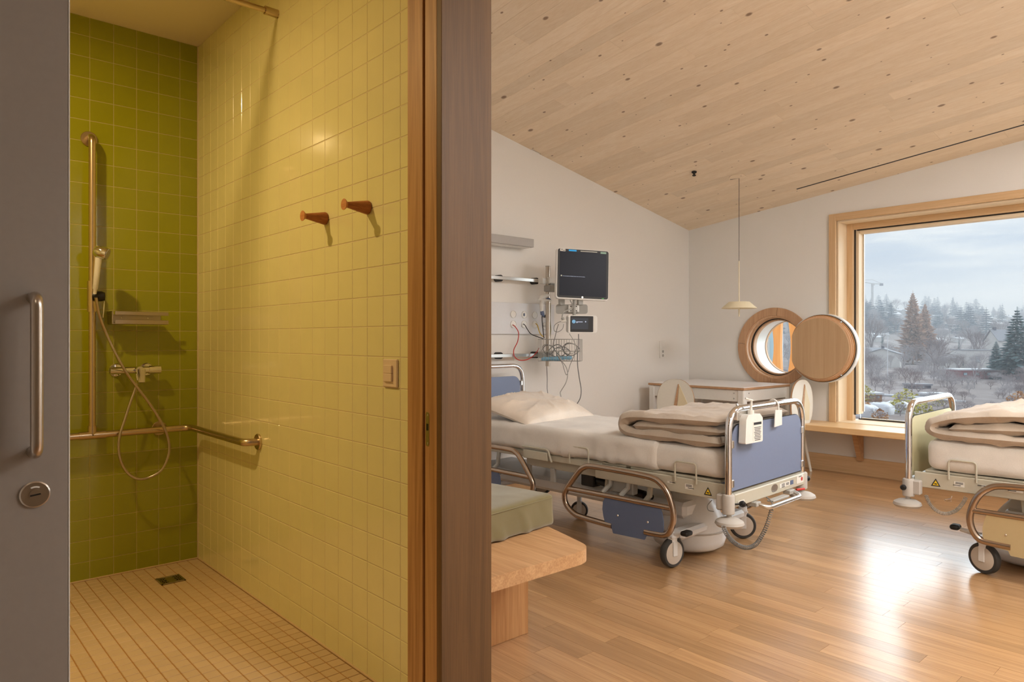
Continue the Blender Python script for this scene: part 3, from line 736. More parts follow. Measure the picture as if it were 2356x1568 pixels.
# wooden hooks
def hook(u, v, lab):
    p = onX(u, v, XY_)
    t = thing('wooden_hook', lab, 'hook', (XY_-.003, p.y, p.z), group='turned wooden hooks on the yellow tiles')
    b = MB(); b.lathe([(.0, .0), (.0205, .0), (.0235, .004), (.0235, .008), (.0105, .078), (.0100, .084)], (0, 0, 0), (-1, 0, 0), 28); part('peg', b, M_hook, t)
    b = MB(); b.lathe([(.0100, .083), (.0190, .093), (.0190, .0945), (.0, .0945)], (0, 0, 0), (-1, 0, 0), 28); part('peg_head', b, M_hook_end, t)
    return t
hook(752, 503, 'turned oak coat hook on the yellow tiles, the one nearer the shower corner'); hook(850, 478, 'turned oak coat hook on the yellow tiles, the one nearer the door jamb')
# light switch
sw = thing('light_switch', 'square white double rocker switch on yellow tiles beside the door jamb', 'light switch', (XY_-.004, 1.96, 1.045))
q0, q1 = onX(885, 825, XY_), onX(921, 892, XY_); zc = (q0.z+q1.z)/2; yc = (q0.y+q1.y)/2; M_sw = plain('switch_cream', (226, 204, 176), .4)
b = MB(); b.box((XY_-.006, yc, zc), (.009, .086, .092), .003); part('frame', b, M_sw, sw, True)
b = MB(); b.box((XY_-.013, yc+.006, zc+.013), (.008, .050, .0265), .0015); part('rocker', b, M_sw, sw, True)
b = MB(); b.box((XY_-.013, yc+.006, zc-.014), (.008, .050, .0265), .0015); part('rocker', b, M_sw, sw, True)
# curtain rod
cr = thing('curtain_rod', 'thin metal shower curtain rod meeting the yellow wall near the ceiling', 'curtain rod', (XY_, 2.79, 2.50))
e1 = onX(640, 33, XY_); b = MB(); b.tube([(-1.2, e1.y, e1.z), (XY_, e1.y, e1.z)], .0115, 16); part('rod', b, M_brass_steel, cr, True)
b = MB(); b.cyl((XY_-.058, e1.y, e1.z), (XY_-.001, e1.y, e1.z), .0175, 20); part('end_socket', b, M_brass_steel, cr, True)
# floor drain
fd = thing('floor_drain', 'small square stainless floor drain grate let into the mosaic', 'drain', (1.02, 3.597, 0))
b = MB(); fz = .0035; cx, cy = 1.0215, 3.5975; S = .054
for (dx, dy, sx, sy) in ((-S+.004, 0, .008, 2*S), (S-.004, 0, .008, 2*S), (0, -S+.004, 2*S, .008), (0, S-.004, 2*S, .008)): b.box((cx+dx, cy+dy, fz), (sx, sy, .003), .0006)
part('frame', b, M_steel, fd, True)
b = MB(); b.box((cx, cy, fz-.005), (.094, .094, .002)); part('pit', b, M_black, fd, True)
b = MB(); b.box((cx, cy, fz-.001), (.046, .094, .002), .0005)
for i, dx in enumerate((-.040, -.030, .030, .040)): b.box((cx+dx, cy, fz-.001), (.0045, .094, .002))
for i, dy in enumerate((-.036, -.012, .012, .036)): b.box((cx-.034, cy+dy, fz-.001), (.026, .006, .002)); b.box((cx+.034, cy+dy, fz-.001), (.026, .006, .002))
part('grate', b, M_steel, fd, True)
b = MB()
for dx in (-.02, .02):
    for dy in (-.03, 0, .03): b.lathe([(0, 0), (.004, 0), (.003, .001), (0, .001)], (cx+dx, cy+dy, fz), (0, 0, 1), 8)
part('rivets', b, M_black, fd, True)['kind'] = 'stuff'

# ================================================================== BENCH WITH CUSHION
BZ = .42
be = thing('wooden_bench', 'solid oak bench with rounded corner standing against the partition', 'bench', (1.39, 1.65, 0))
e0, e1_ = onZ(1322, 1243, BZ), onZ(1262, 1218, BZ); dirb = (e1_-e0).normalized(); e2 = e0+dirb*2.2
cor = Vector((1.868, 1.655, 0)); pts = []
kk = (1.648-e0.y)/dirb.y; co_ = (e0.x+dirb.x*kk+.004, 1.648, 0)
f_ = fillet([(PX1+.002, 1.652, 0), co_, (2.02, 2.25, 0), (2.02, 3.2, 0)], .08, 12)
pts = [(p.x, p.y) for p in f_]; pts.append((PX1+.010, 3.2))
b = MB(); b.prism(pts, BZ-.046, BZ, 'xy'); part('seat_board', b, M_oak_x, be, True)
part('leg_panel', MB().box(((PX1+.01+1.888)/2, 2.035, (BZ-.046)/2), (1.878-PX1, .05, BZ-.046), .002), M_oak_leg, be, True)
part('leg_panel', MB().box(((PX1+.01+1.888)/2, 3.1, (BZ-.046)/2), (1.878-PX1, .05, BZ-.046), .002), M_oak_leg, be, True)
def cushion_disp(o, n):
    v = .004*fbm(o, (5, 5, 5), 3)
    if n.y < -.5: v += .006*max(0, math.sin(42*o.x+34*o.z+2*fbm(o, (4, 4, 4), 1)))**1.5*max(0, .55-o.z*7)*(1 if o.x < .12 else .3)
    return v
cu = thing('seat_cushion', 'thick olive green upholstered seat cushion lying on the oak bench', 'cushion', (1.70, 2.75, BZ+.062), rz=.0)
ang = math.atan2(.08, .40)
b = MB(); b.soft((0, 0, 0), (.46, 1.60, .122), .016, (60, 60, 14), cushion_disp)
co = part('cover', b, M_green, cu, ang=60); 
near_r = onZ(1275, 1207, BZ); near_l = onZ(1132, 1266, BZ); dv = (near_r-near_l).normalized(); rz_ = math.atan2(dv.y, dv.x)*.55
cu.rotation_euler = (0, 0, rz_)
lc = Matrix.Rotation(rz_, 3, 'Z') @ Vector((.23, -.80, 0)); cu.location = (near_r.x-lc.x, near_r.y-lc.y, BZ+.064)
b = MB(); b.tube([(-.215, -.801, .047), (.215, -.801, .047)], .0016, 6).tube([(.2305, -.785, .047), (.2305, .78, .047)], .0016, 6); part('seam', b, M_green, cu)

# ================================================================== TABLE, CHAIRS, PENDANT
tb = thing('dining_table', 'white laminate dining table with plywood edge in the corner by the round window', 'table', (5.75, 3.5, 0))
TX0, TX1, TY0, TY1, TZ = 5.335, 6.14, 3.055, 4.04, .75
part('table_top', MB().box(((TX0+TX1)/2, (TY0+TY1)/2, TZ-.012), (TX1-TX0, TY1-TY0, .020), .002), M_ply, tb, True, label='birch plywood table top edge')
part('laminate', MB().box(((TX0+TX1)/2, (TY0+TY1)/2, TZ), (TX1-TX0-.002, TY1-TY0-.002, .005), .001), M_whitelam, tb, True)
b = MB()
b.box((TX0+.022, (TY0+TY1)/2, TZ-.072), (.02, TY1-TY0-.06, .095), .001).box((TX1-.022, (TY0+TY1)/2, TZ-.072), (.02, TY1-TY0-.06, .095), .001)
b.box(((TX0+TX1)/2, TY0+.022, TZ-.072), (TX1-TX0-.06, .02, .095), .001).box(((TX0+TX1)/2, TY1-.022, TZ-.072), (TX1-TX0-.06, .02, .095), .001)
part('apron', b, M_white, tb, True)
for X in (TX0+.035, TX1-.035):
    for Y in (TY0+.035, TY1-.035): part('leg', MB().prism([(X+.030*max(-1, min(1, 1.25*math.cos(a))), Y+.030*max(-1, min(1, 1.25*math.sin(a)))) for a in [2*PI*i/20 for i in range(20)]], 0, TZ-.024, 'xy'), M_white, tb, True)
b = MB()
for Y in (TY0+.10,): 
    for z in (.70, .655): b.lathe([(0, 0), (.006, 0), (.005, .003), (0, .003)], (TX0+.0118, Y, z), (-1, 0, 0), 12)
for z in (.70, .655): b.lathe([(0, 0), (.006, 0), (.005, .003), (0, .003)], (TX0+.10, TY0+.0118, z), (0, -1, 0), 12)
part('bolts', b, M_greyp, tb, True)['kind'] = 'stuff'
M_chairw = plain('chair_white', (230, 226, 214), .45); M_chairc = plain('chair_cream', (226, 212, 178), .5)
def chair(loc, rz, lab):
    """backrest faces local -y; oval bent plywood back with a cut and turned-out flap"""
    t = thing('dining_chair', lab, 'chair', loc, rz, 'white plywood chairs at the corner table')
    ov = lambda rx, rzz, n=40: [(rx*math.copysign(abs(math.cos(a))**.85, math.cos(a)), .60+rzz*math.copysign(abs(math.sin(a))**.85, math.sin(a))) for a in [2*PI*i/n for i in range(n)]]
    b = MB(); b.prism(ov(.170, .21), -.2, -.186, 'xz'); part('backrest', b, M_chairw, t, ang=50)
    b = MB()
    o2 = ov(.1715, .2115); ring = [(p[0], -.1995, p[1]) for p in o2]+[(p[0], -.1865, p[1]) for p in o2]; n = len(o2)
    b.add(ring, [(i, (i+1) % n, n+(i+1) % n, n+i) for i in range(n)]); part('plywood_edge', b, M_ply, t, ang=50)
    b = MB(); b.prism([(.028, .77), (.036, .765), (.005, .46), (-.035, .46)], -.205, -.1995, 'xz'); part('backrest_slit', b, M_ply, t)
    b = MB(); b.prism([(.04, .76), (.115, .60), (.10, .46), (.012, .46)], -.204, -.2, 'xz'); part('backrest_flap', b, M_chairc, t)
    b = MB(); b.prism([(.2*math.cos(a), .02+.2*math.sin(a)) for a in [2*PI*i/28 for i in range(28)]], .43, .45, 'xy'); part('seat', b, M_chairw, t)
    for sx in (-1, 1):
        for sy in (-1, 1): b = MB(); b.tube([(sx*.13, .02+sy*.13, .43), (sx*.19, .02+sy*.19, 0)], [.016, .011], 12); part('leg', b, M_chairw, t)
    b = MB(); b.box((0, -.192, .43), (.06, .016, .10), .002); part('back_support', b, M_chairw, t)
    return t
pc = onX(1545, 935, 5.12); chair((5.30, 3.62, 0), -PI/2+.22, 'white chair with oval slit backrest at the side of the table facing the bed')
pc2 = at(1819, 930, 6.05); chair((5.86, 3.00, 0), -.07, 'white chair with narrow oval backrest between table and window ledge')
# pendant lamp
a_ = onX(1, 1, 1)
def onC(x, y):
    r = ray(x, y); t = (2.281+.1907*6.2+.115*4.174-CAM_H)/(r[2]+.1907*r[0]+.115*r[1]); return Vector((t*r[0], t*r[1], CAM_H+t*r[2]))
c1 = onC(1697, 408); d1 = c1.x*FX+c1.y*FY
pl = thing('pendant_lamp', 'cream cone pendant lamp hanging on a thin black cable over the table', 'lamp', c1)
nz_ = nrm*-1
b = MB(); b.lathe([(.07, 0), (.07, .004), (.066, .005), (0, .005)], c1+nz_*.001, nz_, 36); part('ceiling_plate', b, M_spruce, pl, True)
hk = at(1700.5, 409, d1); st = at(1680, 413, d1)
b = MB(); b.tube([st, hk+Vector((0, 0, -.004)), at(1700.5, 600, d1)], .0022, 8); part('cable', b, M_black, pl, True)
bt = at(1700.5, 697, d1); b = MB(); b.tube([at(1700.5, 600, d1), bt], .0042, 10); part('stem', b, M_lamp, pl, True)
b = MB(); b.lathe([(.0, .056), (.086, .056), (.090, .052), (.146, .003), (.147, 0), (.144, -.001), (.086, .048), (0, .048)], at(1700.5, 709, d1), (0, 0, 1), 48); part('shade', b, M_lamp, pl, True)
b = MB(); b.tube([at(1700.5, 709, d1), at(1700.5, 728, d1)], .0055, 10); part('light_stick', b, M_lamp, pl, True)
c2 = onC(1597, 395)
dt = thing('smoke_detector', 'tiny dark sprinkler head on the wooden ceiling near the lamp', 'sprinkler', c2)
b = MB(); b.lathe([(.022, 0), (.02, .008), (.010, .012), (.008, .03), (.016, .032), (.016, .035), (0, .036)], c2, nz_, 20); part('head', b, M_gasket, dt, True)
# wall sockets near the corner
so = thing('wall_socket', 'white switch and socket plate on the bed wall near the corner', 'socket', (5.85, YB, 1.0))
p0 = onY(1523, 838, YB)
part('frame', MB().box((p0.x, YB-.005, 1.055), (.085, .010, .17), .002), M_white, so, True)
part('rocker', MB().box((p0.x, YB-.011, 1.097), (.045, .006, .055), .001), M_white, so, True)
b = MB()
for dz in (-.02, .02): b.lathe([(.0, 0), (.014, 0), (.014, -.001)], (p0.x, YB-.012, 1.015+dz), (0, 1, 0), 14)
part('outlets', b, M_greyp, so, True)
# ================================================================== HOSPITAL BEDS
def arcpath(pts, r, n=6): return fillet([Vector(p) for p in pts], r, n)
def bed(loc, rz, lab, panel, plate, ax_near, ax_far):
    """local frame: foot board at y=0, head at y=2.15, x across"""
    t = thing('hospital_bed', lab, 'bed', loc, rz, 'wheeled hospital beds')
    del t['group']
    W = .405
    def PS(name, b, m, par=None): return part(name, b, m, par or t, split=True)
    def P(name, b, m, par=None, ang=35, label=None): return part(name, b, m, par or t, ang=ang, label=label)
    # foot end
    fbp = P('footboard', MB().tube(arcpath([(-W, 0, .40), (-W, 0, .823), (W, 0, .823), (W, 0, .40)], .115, 10), .0165, 18), M_chrome, label='chrome footboard tube')
    P('panel', MB().prism(round_rect(-.382, .438, .382, .748, .07, 8, (.07, .07, .005, .005)), -.006, .006, 'xz'), panel, fbp)
    P('panel_edge', MB().prism(round_rect(-.385, .435, .385, .751, .072, 8, (.072, .072, .006, .006)), -.003, .003, 'xz'), M_gasket, fbp)
    for x in (-1, 1):
        for z in (.475, .66): P('panel_clip', MB().box((x*.386, -.004, z), (.022, .024, .038), .004), M_alu, fbp)
    P('foot_beam', MB().box((0, -.002, .395), (.77, .045, .062), .004), M_bedw, label='cream enamelled beam under the footboard')
    b = MB()
    b.add([(-.36, -.0262, .373), (-.30, -.0262, .373), (-.30, -.0262, .392), (-.36, -.0262, .392)], [(0, 1, 2, 3)])
    b.box((.14, -.0255, .398), (.12, .001, .022)); b.box((.325, -.0255, .400), (.085, .001, .040)); PS('sticker', b, M_sticker)
    b = MB(); b.lathe([(0, 0), (.024, 0), (.024, .0012), (0, .0012)], (.0, 0, 0), (0, -1, 0), 24)
    for v in b.v: v.x *= 1.5; v.z *= .85; v += Vector((.02, -.025, .397))
    P('maker_badge', b, M_alu)
    b = MB(); b.lathe([(0, 0), (.0105, 0), (.0105, .001), (0, .001)], (.345, -.026, .400), (0, -1, 0), 20); P('red_dot_sticker', b, M_red)
    b = MB(); b.box((.222, -.0258, .398), (.036, .001, .022)); P('code_sticker', b, M_bluedark)
    b = MB()
    for x0, zz in ((-.345, .386), (-.345, .379), (.10, .404), (.10, .397), (.10, .390), (.15, .402), (.15, .395), (.305, .415)): b.box((x0+.018, -.0268, zz), (.034, .0006, .003))
    P('print', b, M_ink)['kind'] = 'stuff'
    for x in (-1, 1):
        b = MB(); b.lathe([(.026, .0), (.029, .004), (.029, .085), (.026, .09), (.020, .092)], (x*W, 0, .335), (0, 0, 1), 22).box((x*(W-.006), .034, .385), (.04, .05, .075), .006); cs = P('corner_socket', b, M_bump)
        P('bumper', MB().lathe([(.0, -.022), (.03, -.023), (.058, -.018), (.068, -.006), (.064, .006), (.045, .017), (.02, .022), (.012, .024)], (x*W, -.006, .297), (0, 0, 1), 30).cyl((x*W, -.003, .315), (x*W, -.003, .34), .012), M_bump, cs)
        kx, ky = (-W+.035, -.052) if x < 0 else (W+.045, -.012)
        kn = P('lock_knob', MB().lathe([(0, -.015), (.010, -.013), (.015, -.004), (.015, .004), (.010, .013), (0, .015)], (kx, ky, .384), (1, 0, 0) if x > 0 else (0, 1, 0), 16).tube([(x*W, 0, .38), (kx, ky, .384)], .004, 8), M_black, cs)
    P('push_handle', MB().tube(arcpath([(-.19, -.02, .355), (-.17, -.085, .338), (.20, -.085, .338), (.23, -.02, .355)], .04, 6), .0105, 12), M_alu)
    PS('handle_bracket', MB().box((-.19, -.02, .352), (.05, .05, .022), .003).box((.2, -.02, .352), (.06, .04, .022), .003).box((.02, -.045, .348), (.18, .035, .01), .002), M_greyp)
    P('red_lever', MB().cyl((.27, -.03, .352), (.32, -.05, .352), .006, 10), M_red)
    # head end
    P('headboard', MB().tube(arcpath([(-W, 2.17, .40), (-W, 2.17, .955), (W, 2.17, .955), (W, 2.17, .40)], .115, 10), .0165, 18), M_chrome)
    hb = [c for c in t.children if c.name.startswith('headboard')][0]
    P('panel', MB().prism(round_rect(-.37, .45, .375, .875, .07, 8, (.07, .07, .005, .005)), 2.164, 2.176, 'xz'), panel, hb)
    for x in (-1, 1):
        for z in (.60, .82): P('panel_clip', MB().box((x*.386, 2.166, z), (.022, .024, .038), .004), M_alu, hb)
    for x in (-1, 1): P('corner_socket', MB().lathe([(.029, 0), (.029, .09), (.02, .092)], (x*W, 2.17, .335), (0, 0, 1), 20), M_bump)
    # deck
    b = MB()
    for x in (-1, 1): b.box((x*.37, .42, .425), (.022, .80, .078), .003).box((x*.36, 1.46, .452), (.022, 1.36, .036), .003)
    b.box((0, 2.15, .40), (.77, .03, .06), .003); PS('side_frame_rail', b, M_bedw)
    b = MB()
    for y0, y1 in ((.06, .60), (.62, 1.0), (1.02, 1.30), (1.32, 2.1)): b.box((0, (y0+y1)/2, .470), (.72, y1-y0-.01, .012), .002)
    PS('deck_panel', b, M_bedw)
    b = MB(); b.box((-.31, 1.12, .415), (.05, .56, .07), .003).box((.31, 1.12, .415), (.05, .56, .07), .003).box((0, 1.2, .40), (.6, .06, .05), .003).box((0, .86, .40), (.6, .05, .05), .003).box((-.1, 1.1, .38), (.06, .7, .05), .003)
    PS('under_frame_bar', b, M_bedw)
    b = MB()
    for y in (1.18, 1.38): b.box((-.33, y, .345), (.018, .034, .085), .002)
    for x in (-1, 1):
        for y in (.60, .72, 1.62): b.tube([(x*.36, y, .44), (x*.372, y, .36), (x*.40, y+.03, .32)], .013, 8).cyl((x*.35, y, .30), (x*.42, y, .30), .012, 12)
        b.box((x*.335, .66, .37), (.05, .16, .10), .006)
    PS('rail_hinge', b, M_greyp)
    b = MB(); b.cyl((-.22, .60, .30), (-.22, 1.02, .34), .022, 16).cyl((-.22, .55, .295), (-.22, .62, .302), .014, 12).box((-.22, .98, .33), (.07, .10, .07), .006); P('actuator', b, M_black)
    b = MB()
    for x in (-1, 1):
        for ya, yb_ in ((.52, .62), (.80, .90)):
            b.tube([(x*.33+.0, ya, .42), (x*.335, ya-.035, .38), (x*.335, ya-.03, .33), (x*.33, ya+.01, .29)], [.012, .016, .016, .012], 8)
    PS('curved_arm', b, M_bedw)
    for x in (-1, 1):
        b = MB()
        for ya, yb_ in ((.18, .30), (.86, 1.0)): b.tube(arcpath([(x*.388, ya, .445), (x*.392, ya, .545), (x*.392, yb_, .545), (x*.388, yb_, .445)], .018, 4), .0045, 8)
        PS('mattress_guard', b, M_bedw)
        b = MB(); b.box((x*.392, 1.26, .462), (.03, .20, .05), .003).tube(arcpath([(x*.40, 1.13, .435), (x*.40, 1.16, .505), (x*.40, 1.37, .505)], .015, 4), .006, 8); P('accessory_holder', b, M_bedw)
        b = MB(); b.box((x*.3818, .46, .432), (.001, .055, .022)).box((x*.3818, .335, .432), (.001, .03, .01)).box((x*.3818, .225, .425), (.001, .045, .026)); PS('sticker', b, M_sticker)
        b = MB(); b.prism([(.10, .402), (.14, .402), (.12, .438)], x*.3816, x*.3824, 'yz'); ws = P('warning_triangle', b, M_bed_stick, label='yellow warning triangle sticker')
        b = MB(); b.add([(x*.3826, q[0], q[1]) for q in ((.098, .400), (.142, .400), (.12, .4405), (.1055, .4045), (.1345, .4045), (.12, .431))], [(0, 1, 4, 3), (1, 2, 5, 4), (2, 0, 3, 5)]); b.box((x*.383, .12, .412), (.0008, .012, .005)); P('triangle_print', b, M_ink)
        b = MB()
        for y0, zz in ((.445, .44), (.445, .434), (.445, .427), (.32, .433), (.225, .433), (.225, .427), (.215, .419)): b.box((x*.3825, y0, zz), (.0008, .034, .0028))
        P('print', b, M_ink)['kind'] = 'stuff'
    # base
    P('base_beam', MB().box((.0, 1.22, .245), (.40, 1.72, .085), .02), M_bedwhite)
    pd = P('pedestal', MB().lathe([(.16, .016), (.19, .035), (.200, .07), (.198, .13), (.188, .17), (.178, .19), (.160, .23), (.125, .28), (.095, .315), (.078, .33), (.070, .345), (.070, .362), (.062, .366), (.062, .395)], (0, .46, 0), (0, 0, 1), 40), M_bedwhite, ang=60)
    P('pedestal_ring', MB().lathe([(.203, .115), (.206, .119), (.203, .123)], (0, .46, 0), (0, 0, 1), 40), M_bump, pd)
    PS('cross_bar', MB().box((0, .33, .155), (.66, .075, .05), .015).box((0, 1.93, .155), (.66, .075, .05), .015), M_bedwhite)
    def caster(x, y, ax, r=.075, w=.034, small=False):
        a = ax-rz; d = Vector((math.cos(a), math.sin(a), 0)); c = Vector((x, y, r+.001))
        ct = P('caster', MB().tube([(x, y, r+.002), (x, y, .15), (x, y, .185)] if not small else [(x, y, r), (x, y, .20)], [.020, .026, .024] if not small else [.012, .018], 14), M_bedwhite)
        b = MB(); b.lathe([(r*.80, -w/2), (r*.93, -w/2), (r, -w/2+.008), (r, w/2-.008), (r*.93, w/2), (r*.80, w/2)], c, d, 36); P('tyre', b, M_rubber, ct)
        b = MB(); b.lathe([(0, -w/2-.003), (r*.70, -w/2-.002), (r*.83, -w/2+.002), (r*.83, w/2-.002), (r*.70, w/2+.002), (0, w/2+.003)], c, d, 36); P('wheel_cover', b, M_wheel, ct)
        b = MB(); sd = Vector((-d.y, d.x, 0))
        b.M = Matrix.Translation(c+d*(w/2+.006)) @ Matrix((sd, d, Vector((0, 0, 1)))).transposed().to_4x4(); b.box((0, 0, .022), (.030, .005, .075), .002)
        b.M = Matrix.Translation(c-d*(w/2+.006)) @ Matrix((sd, d, Vector((0, 0, 1)))).transposed().to_4x4(); b.box((0, 0, .022), (.030, .005, .075), .002)
        b.M = Matrix.Translation((x, y, .0)) @ Matrix((sd, d, Vector((0, 0, 1)))).transposed().to_4x4(); b.box((0, 0, .158), (.05, w+.02, .016), .004)
        P('fork', b, M_bedwhite, ct)
    caster(-.37, .33, ax_near); caster(.37, .33, ax_far); caster(-.37, 1.93, ax_near+.4); caster(.37, 1.93, ax_far-.3)
    caster(.03, 1.28, ax_near-.75, .056, .026, True)
    for x, yy in ((-.375, .255),) if rz < 1 else ((.30, .20),):
        pe = P('brake_pedal', MB().tube([(x, yy+.10, .168), (x, yy+.05, .176), (x, yy+.01, .182)], [.014, .012, .010], 10), M_bedwhite)
        P('pedal_pad', MB().soft((x, yy-.012, .190), (.062, .044, .026), .012, (6, 5, 3)), M_black, pe)
    # side rails
    def srail(x, y0, flip, dz=0):
        f = (lambda y: y0+(1.0-y)) if flip else (lambda y: y0+(y-.28))
        X = x*.432
        q = lambda y, z: (X, f(y), z+dz)
        path = [q(.45, .168), q(.385, .170), q(.325, .178), q(.295, .215), q(.282, .27), q(.292, .33), q(.318, .39), q(.36, .432), q(.42, .452), q(.60, .458), q(.80, .458), q(.855, .446), q(.90, .41), q(.985, .305), q(1.0, .262), q(.985, .215), q(.93, .178), q(.86, .166), q(.66, .158)]
        r_ = P('side_rail', MB().tube(crv(path, 4), .0160, 14), M_rail_steel, ang=60, label='brushed steel folding side rail')
        P('middle_bar', MB().tube([q(.288, .315), q(.975, .312)], .0145, 12), M_rail_steel, r_)
        pp = [q(a, b_)[1:] for a, b_ in ((.355, .308), (.345, .28), (.337, .24), (.337, .20), (.350, .158), (.44, .150), (.45, .128), (.65, .122), (.66, .150), (.70, .160), (.715, .20), (.722, .24), (.718, .28), (.700, .308))]
        P('cover_plate', MB().prism(pp, X+x*.004-.004, X+x*.004+.004, 'yz'), plate, r_)
        b = MB()
        for yy in (.43, .62): b.lathe([(0, 0), (.006, 0), (.004, .003), (0, .003)], (X+x*.008, f(yy), .222+dz), (x, 0, 0), 12)
        P('bolts', b, M_alu, r_)['kind'] = 'stuff'
    for x in (-1, 1): srail(x, .28, False); srail(x, 1.25, True, .02)
    return t
TH1 = math.radians(2.5)
B1 = (3.36, 1.79, 0)
bed1 = bed(B1, TH1, 'wheeled hospital bed with slate blue end panels and steel side rails, beside the olive cushion', M_blue, M_bluedark, math.radians(262), math.radians(222))
TH2 = PI+math.radians(2.0)
B2 = (4.405, 1.36, 0)
bed2 = bed(B2, TH2, 'wheeled hospital bed with cream end panels at the right under the big window', M_cream, M_creamplate, math.radians(175), math.radians(160))
# coiled cables
def coil(path, R_, r_, turns, seg=10):
    P_ = crv(path, 10); n = turns*seg; L = [0]
    for a, b in zip(P_, P_[1:]): L.append(L[-1]+(b-a).length)
    out = []; j = 0; u = None
    for i in range(n+1):
        s_ = L[-1]*i/n
        while j < len(L)-2 and L[j+1] < s_: j += 1
        t_ = (s_-L[j])/max(1e-9, L[j+1]-L[j]); p = P_[j].lerp(P_[j+1], t_); T = (P_[j+1]-P_[j]).normalized()
        if u is None: u = T.orthogonal().normalized()
        u = (u-T*u.dot(T)).normalized(); w_ = T.cross(u); a = 2*PI*i/seg; out.append(p+(u*math.cos(a)+w_*math.sin(a))*R_)
    return out
CY = 1.715
cpath = [onY(1664, 1210, CY), onY(1672, 1228, CY), onY(1690, 1248, CY), (onY(1715, 1259, CY)), onY(1738, 1252, CY), onY(1755, 1228, CY), onY(1766, 1203, CY), onY(1775, 1172, CY)]
b = MB(); b.tube(coil(cpath, .0088, .003, 46), .0023, 5); part('coiled_cable', b, M_grey, bed1, True, ang=60)
b = MB(); b.tube(crv([onY(1763, 1143, CY+.02), onY(1772, 1150, CY+.01), onY(1778, 1162, CY), onY(1776, 1174, CY)], 6), .003, 8); part('cable_lead', b, M_grey, bed1, True)
b = MB(); b.tube(crv([onX(1638, 1150, 2.93), onX(1628, 1162, 2.93), onX(1630, 1173, 2.93), onX(1642, 1176, 2.93)], 6), .0022, 8); part('cable_lead', b, M_grey, bed1, True)
X2 = 4.06; cp2 = [onX(2130, 1138, X2), onX(2140, 1160, X2), onX(2158, 1176, X2), onX(2178, 1181, X2), onX(2200, 1173, X2), onX(2216, 1155, X2), onX(2222, 1143, X2)]
b = MB(); b.tube(coil(cp2, .0078, .003, 40), .0022, 5); part('coiled_cable', b, M_bump, bed2, True, ang=60)
b = MB(); b.tube([onX(2190, 1140, X2), onX(2188, 1147, X2), onX(2172, 1149, X2), onX(2176, 1152, X2), onX(2188, 1152, X2)], .0025, 8); part('hook', b, M_chrome, bed2, True)

# ---- mattresses with fitted sheets
def mattress(bedo, lab, y0, y1, seam, zt=.628):
    t = thing('mattress', lab, 'mattress', (0, 0, 0)); t.location = bedo.location; t.rotation_euler = bedo.rotation_euler
    z0 = .480
    def d1(o, n): return .004*fbm(o, (4, 4, 4), 5)
    b = MB(); b.soft((0, (y0+y1)/2, (z0+zt)/2), (.765, y1-y0, zt-z0), .045, (30, 70, 8), d1); part('core', b, M_sheet, t, ang=70)
    def d2(o, n):
        v = .005*fbm(o, (3, 4, 5), 9)
        if abs(n.x) > .4 or abs(n.y) > .4: v += .011*fbm(o, (9, 13, 3), 2)*(1.2-(o.z+.08)/.16)
        if n.z > .6: v += .0035*fbm(o, (3, 14, 3), 8)
        return v
    b = MB(); b.soft((0, (seam+y1+.012)/2, (z0+zt)/2+.001), (.785, y1+.012-seam, zt-z0+.010), .040, (36, 110, 12), d2); part('fitted_sheet', b, M_sheet, t, ang=70)
    return t
mattress(bed1, 'white sheeted mattress lying on the blue-panelled hospital bed', .035, 2.12, .40)
mattress(bed2, 'plain sheeted mattress lying on the cream-panelled hospital bed', .075, 2.12, .9, .640)

# ---- folded duvets
def cloth_strip(path, thick, x0, x1, seed, amp, nx=56, lump=(6, 9)):
    """sweeps a closed lens-like profile along path (y,z) across x: one layer of padded cloth with rounded sides"""
    P_ = [Vector((0, p[0], p[1])) for p in path]; P_ = crv(P_, 5); m = len(P_); vs = []; fs = []; nrm_ = []
    for i in range(m):
        T = (P_[min(i+1, m-1)]-P_[max(i-1, 0)]).normalized(); nrm_.append(Vector((0, -T.z, T.y)))
    K = nx+1
    def shell(side):
        for i in range(m):
            e = min(i, m-1-i)/3; ee = math.sqrt(max(0, 1-(1-min(1, e))**2))
            for k in range(K):
                u = k/nx; xx = x0+(x1-x0)*u; c = min(u, 1-u)*(x1-x0)/(thick*.75); cc = math.sqrt(max(0, 1-(1-min(1, c))**2))
                h = thick/2*cc*ee
                p = P_[i]+Vector((xx, 0, 0))
                q = p+nrm_[i]*(side*h)
                w_ = .5*amp*(1-abs(math.sin(9*(xx*.5+p.y*2.2)+3*fbm((xx, p.y, p.z), (3, 3, 3), seed+5))))**3+fbm((xx*1.0, p.y, p.z), (lump[0], lump[1], 4), seed+side)*amp+abs(fbm((xx, p.y*.6+p.z, 0), (15, 26, 1), seed+7))*amp*.45
                q = q+nrm_[i]*(side*w_*cc*ee)+Vector((.35*w_*(1 if u > .5 else -1)*(1-cc), 0, 0)); vs.append(q)
    shell(1); shell(-1)
    for i in range(m-1):
        for k in range(nx):
            a = i*K+k; fs.append((a, a+1, a+K+1, a+K)); o_ = m*K; fs.append((o_+a, o_+a+K, o_+a+K+1, o_+a+1))
    o_ = m*K
    for i in range(m-1):
        for k in (0, nx): a = i*K+k; fs.append((a, a+K, o_+a+K, o_+a) if k == 0 else (a, o_+a, o_+a+K, a+K))
    for k in range(nx):
        for i in (0, m-1): a = i*K+k; fs.append((a, o_+a, o_+a+1, a+1) if i == 0 else (a, a+1, o_+a+1, o_+a))
    return vs, fs
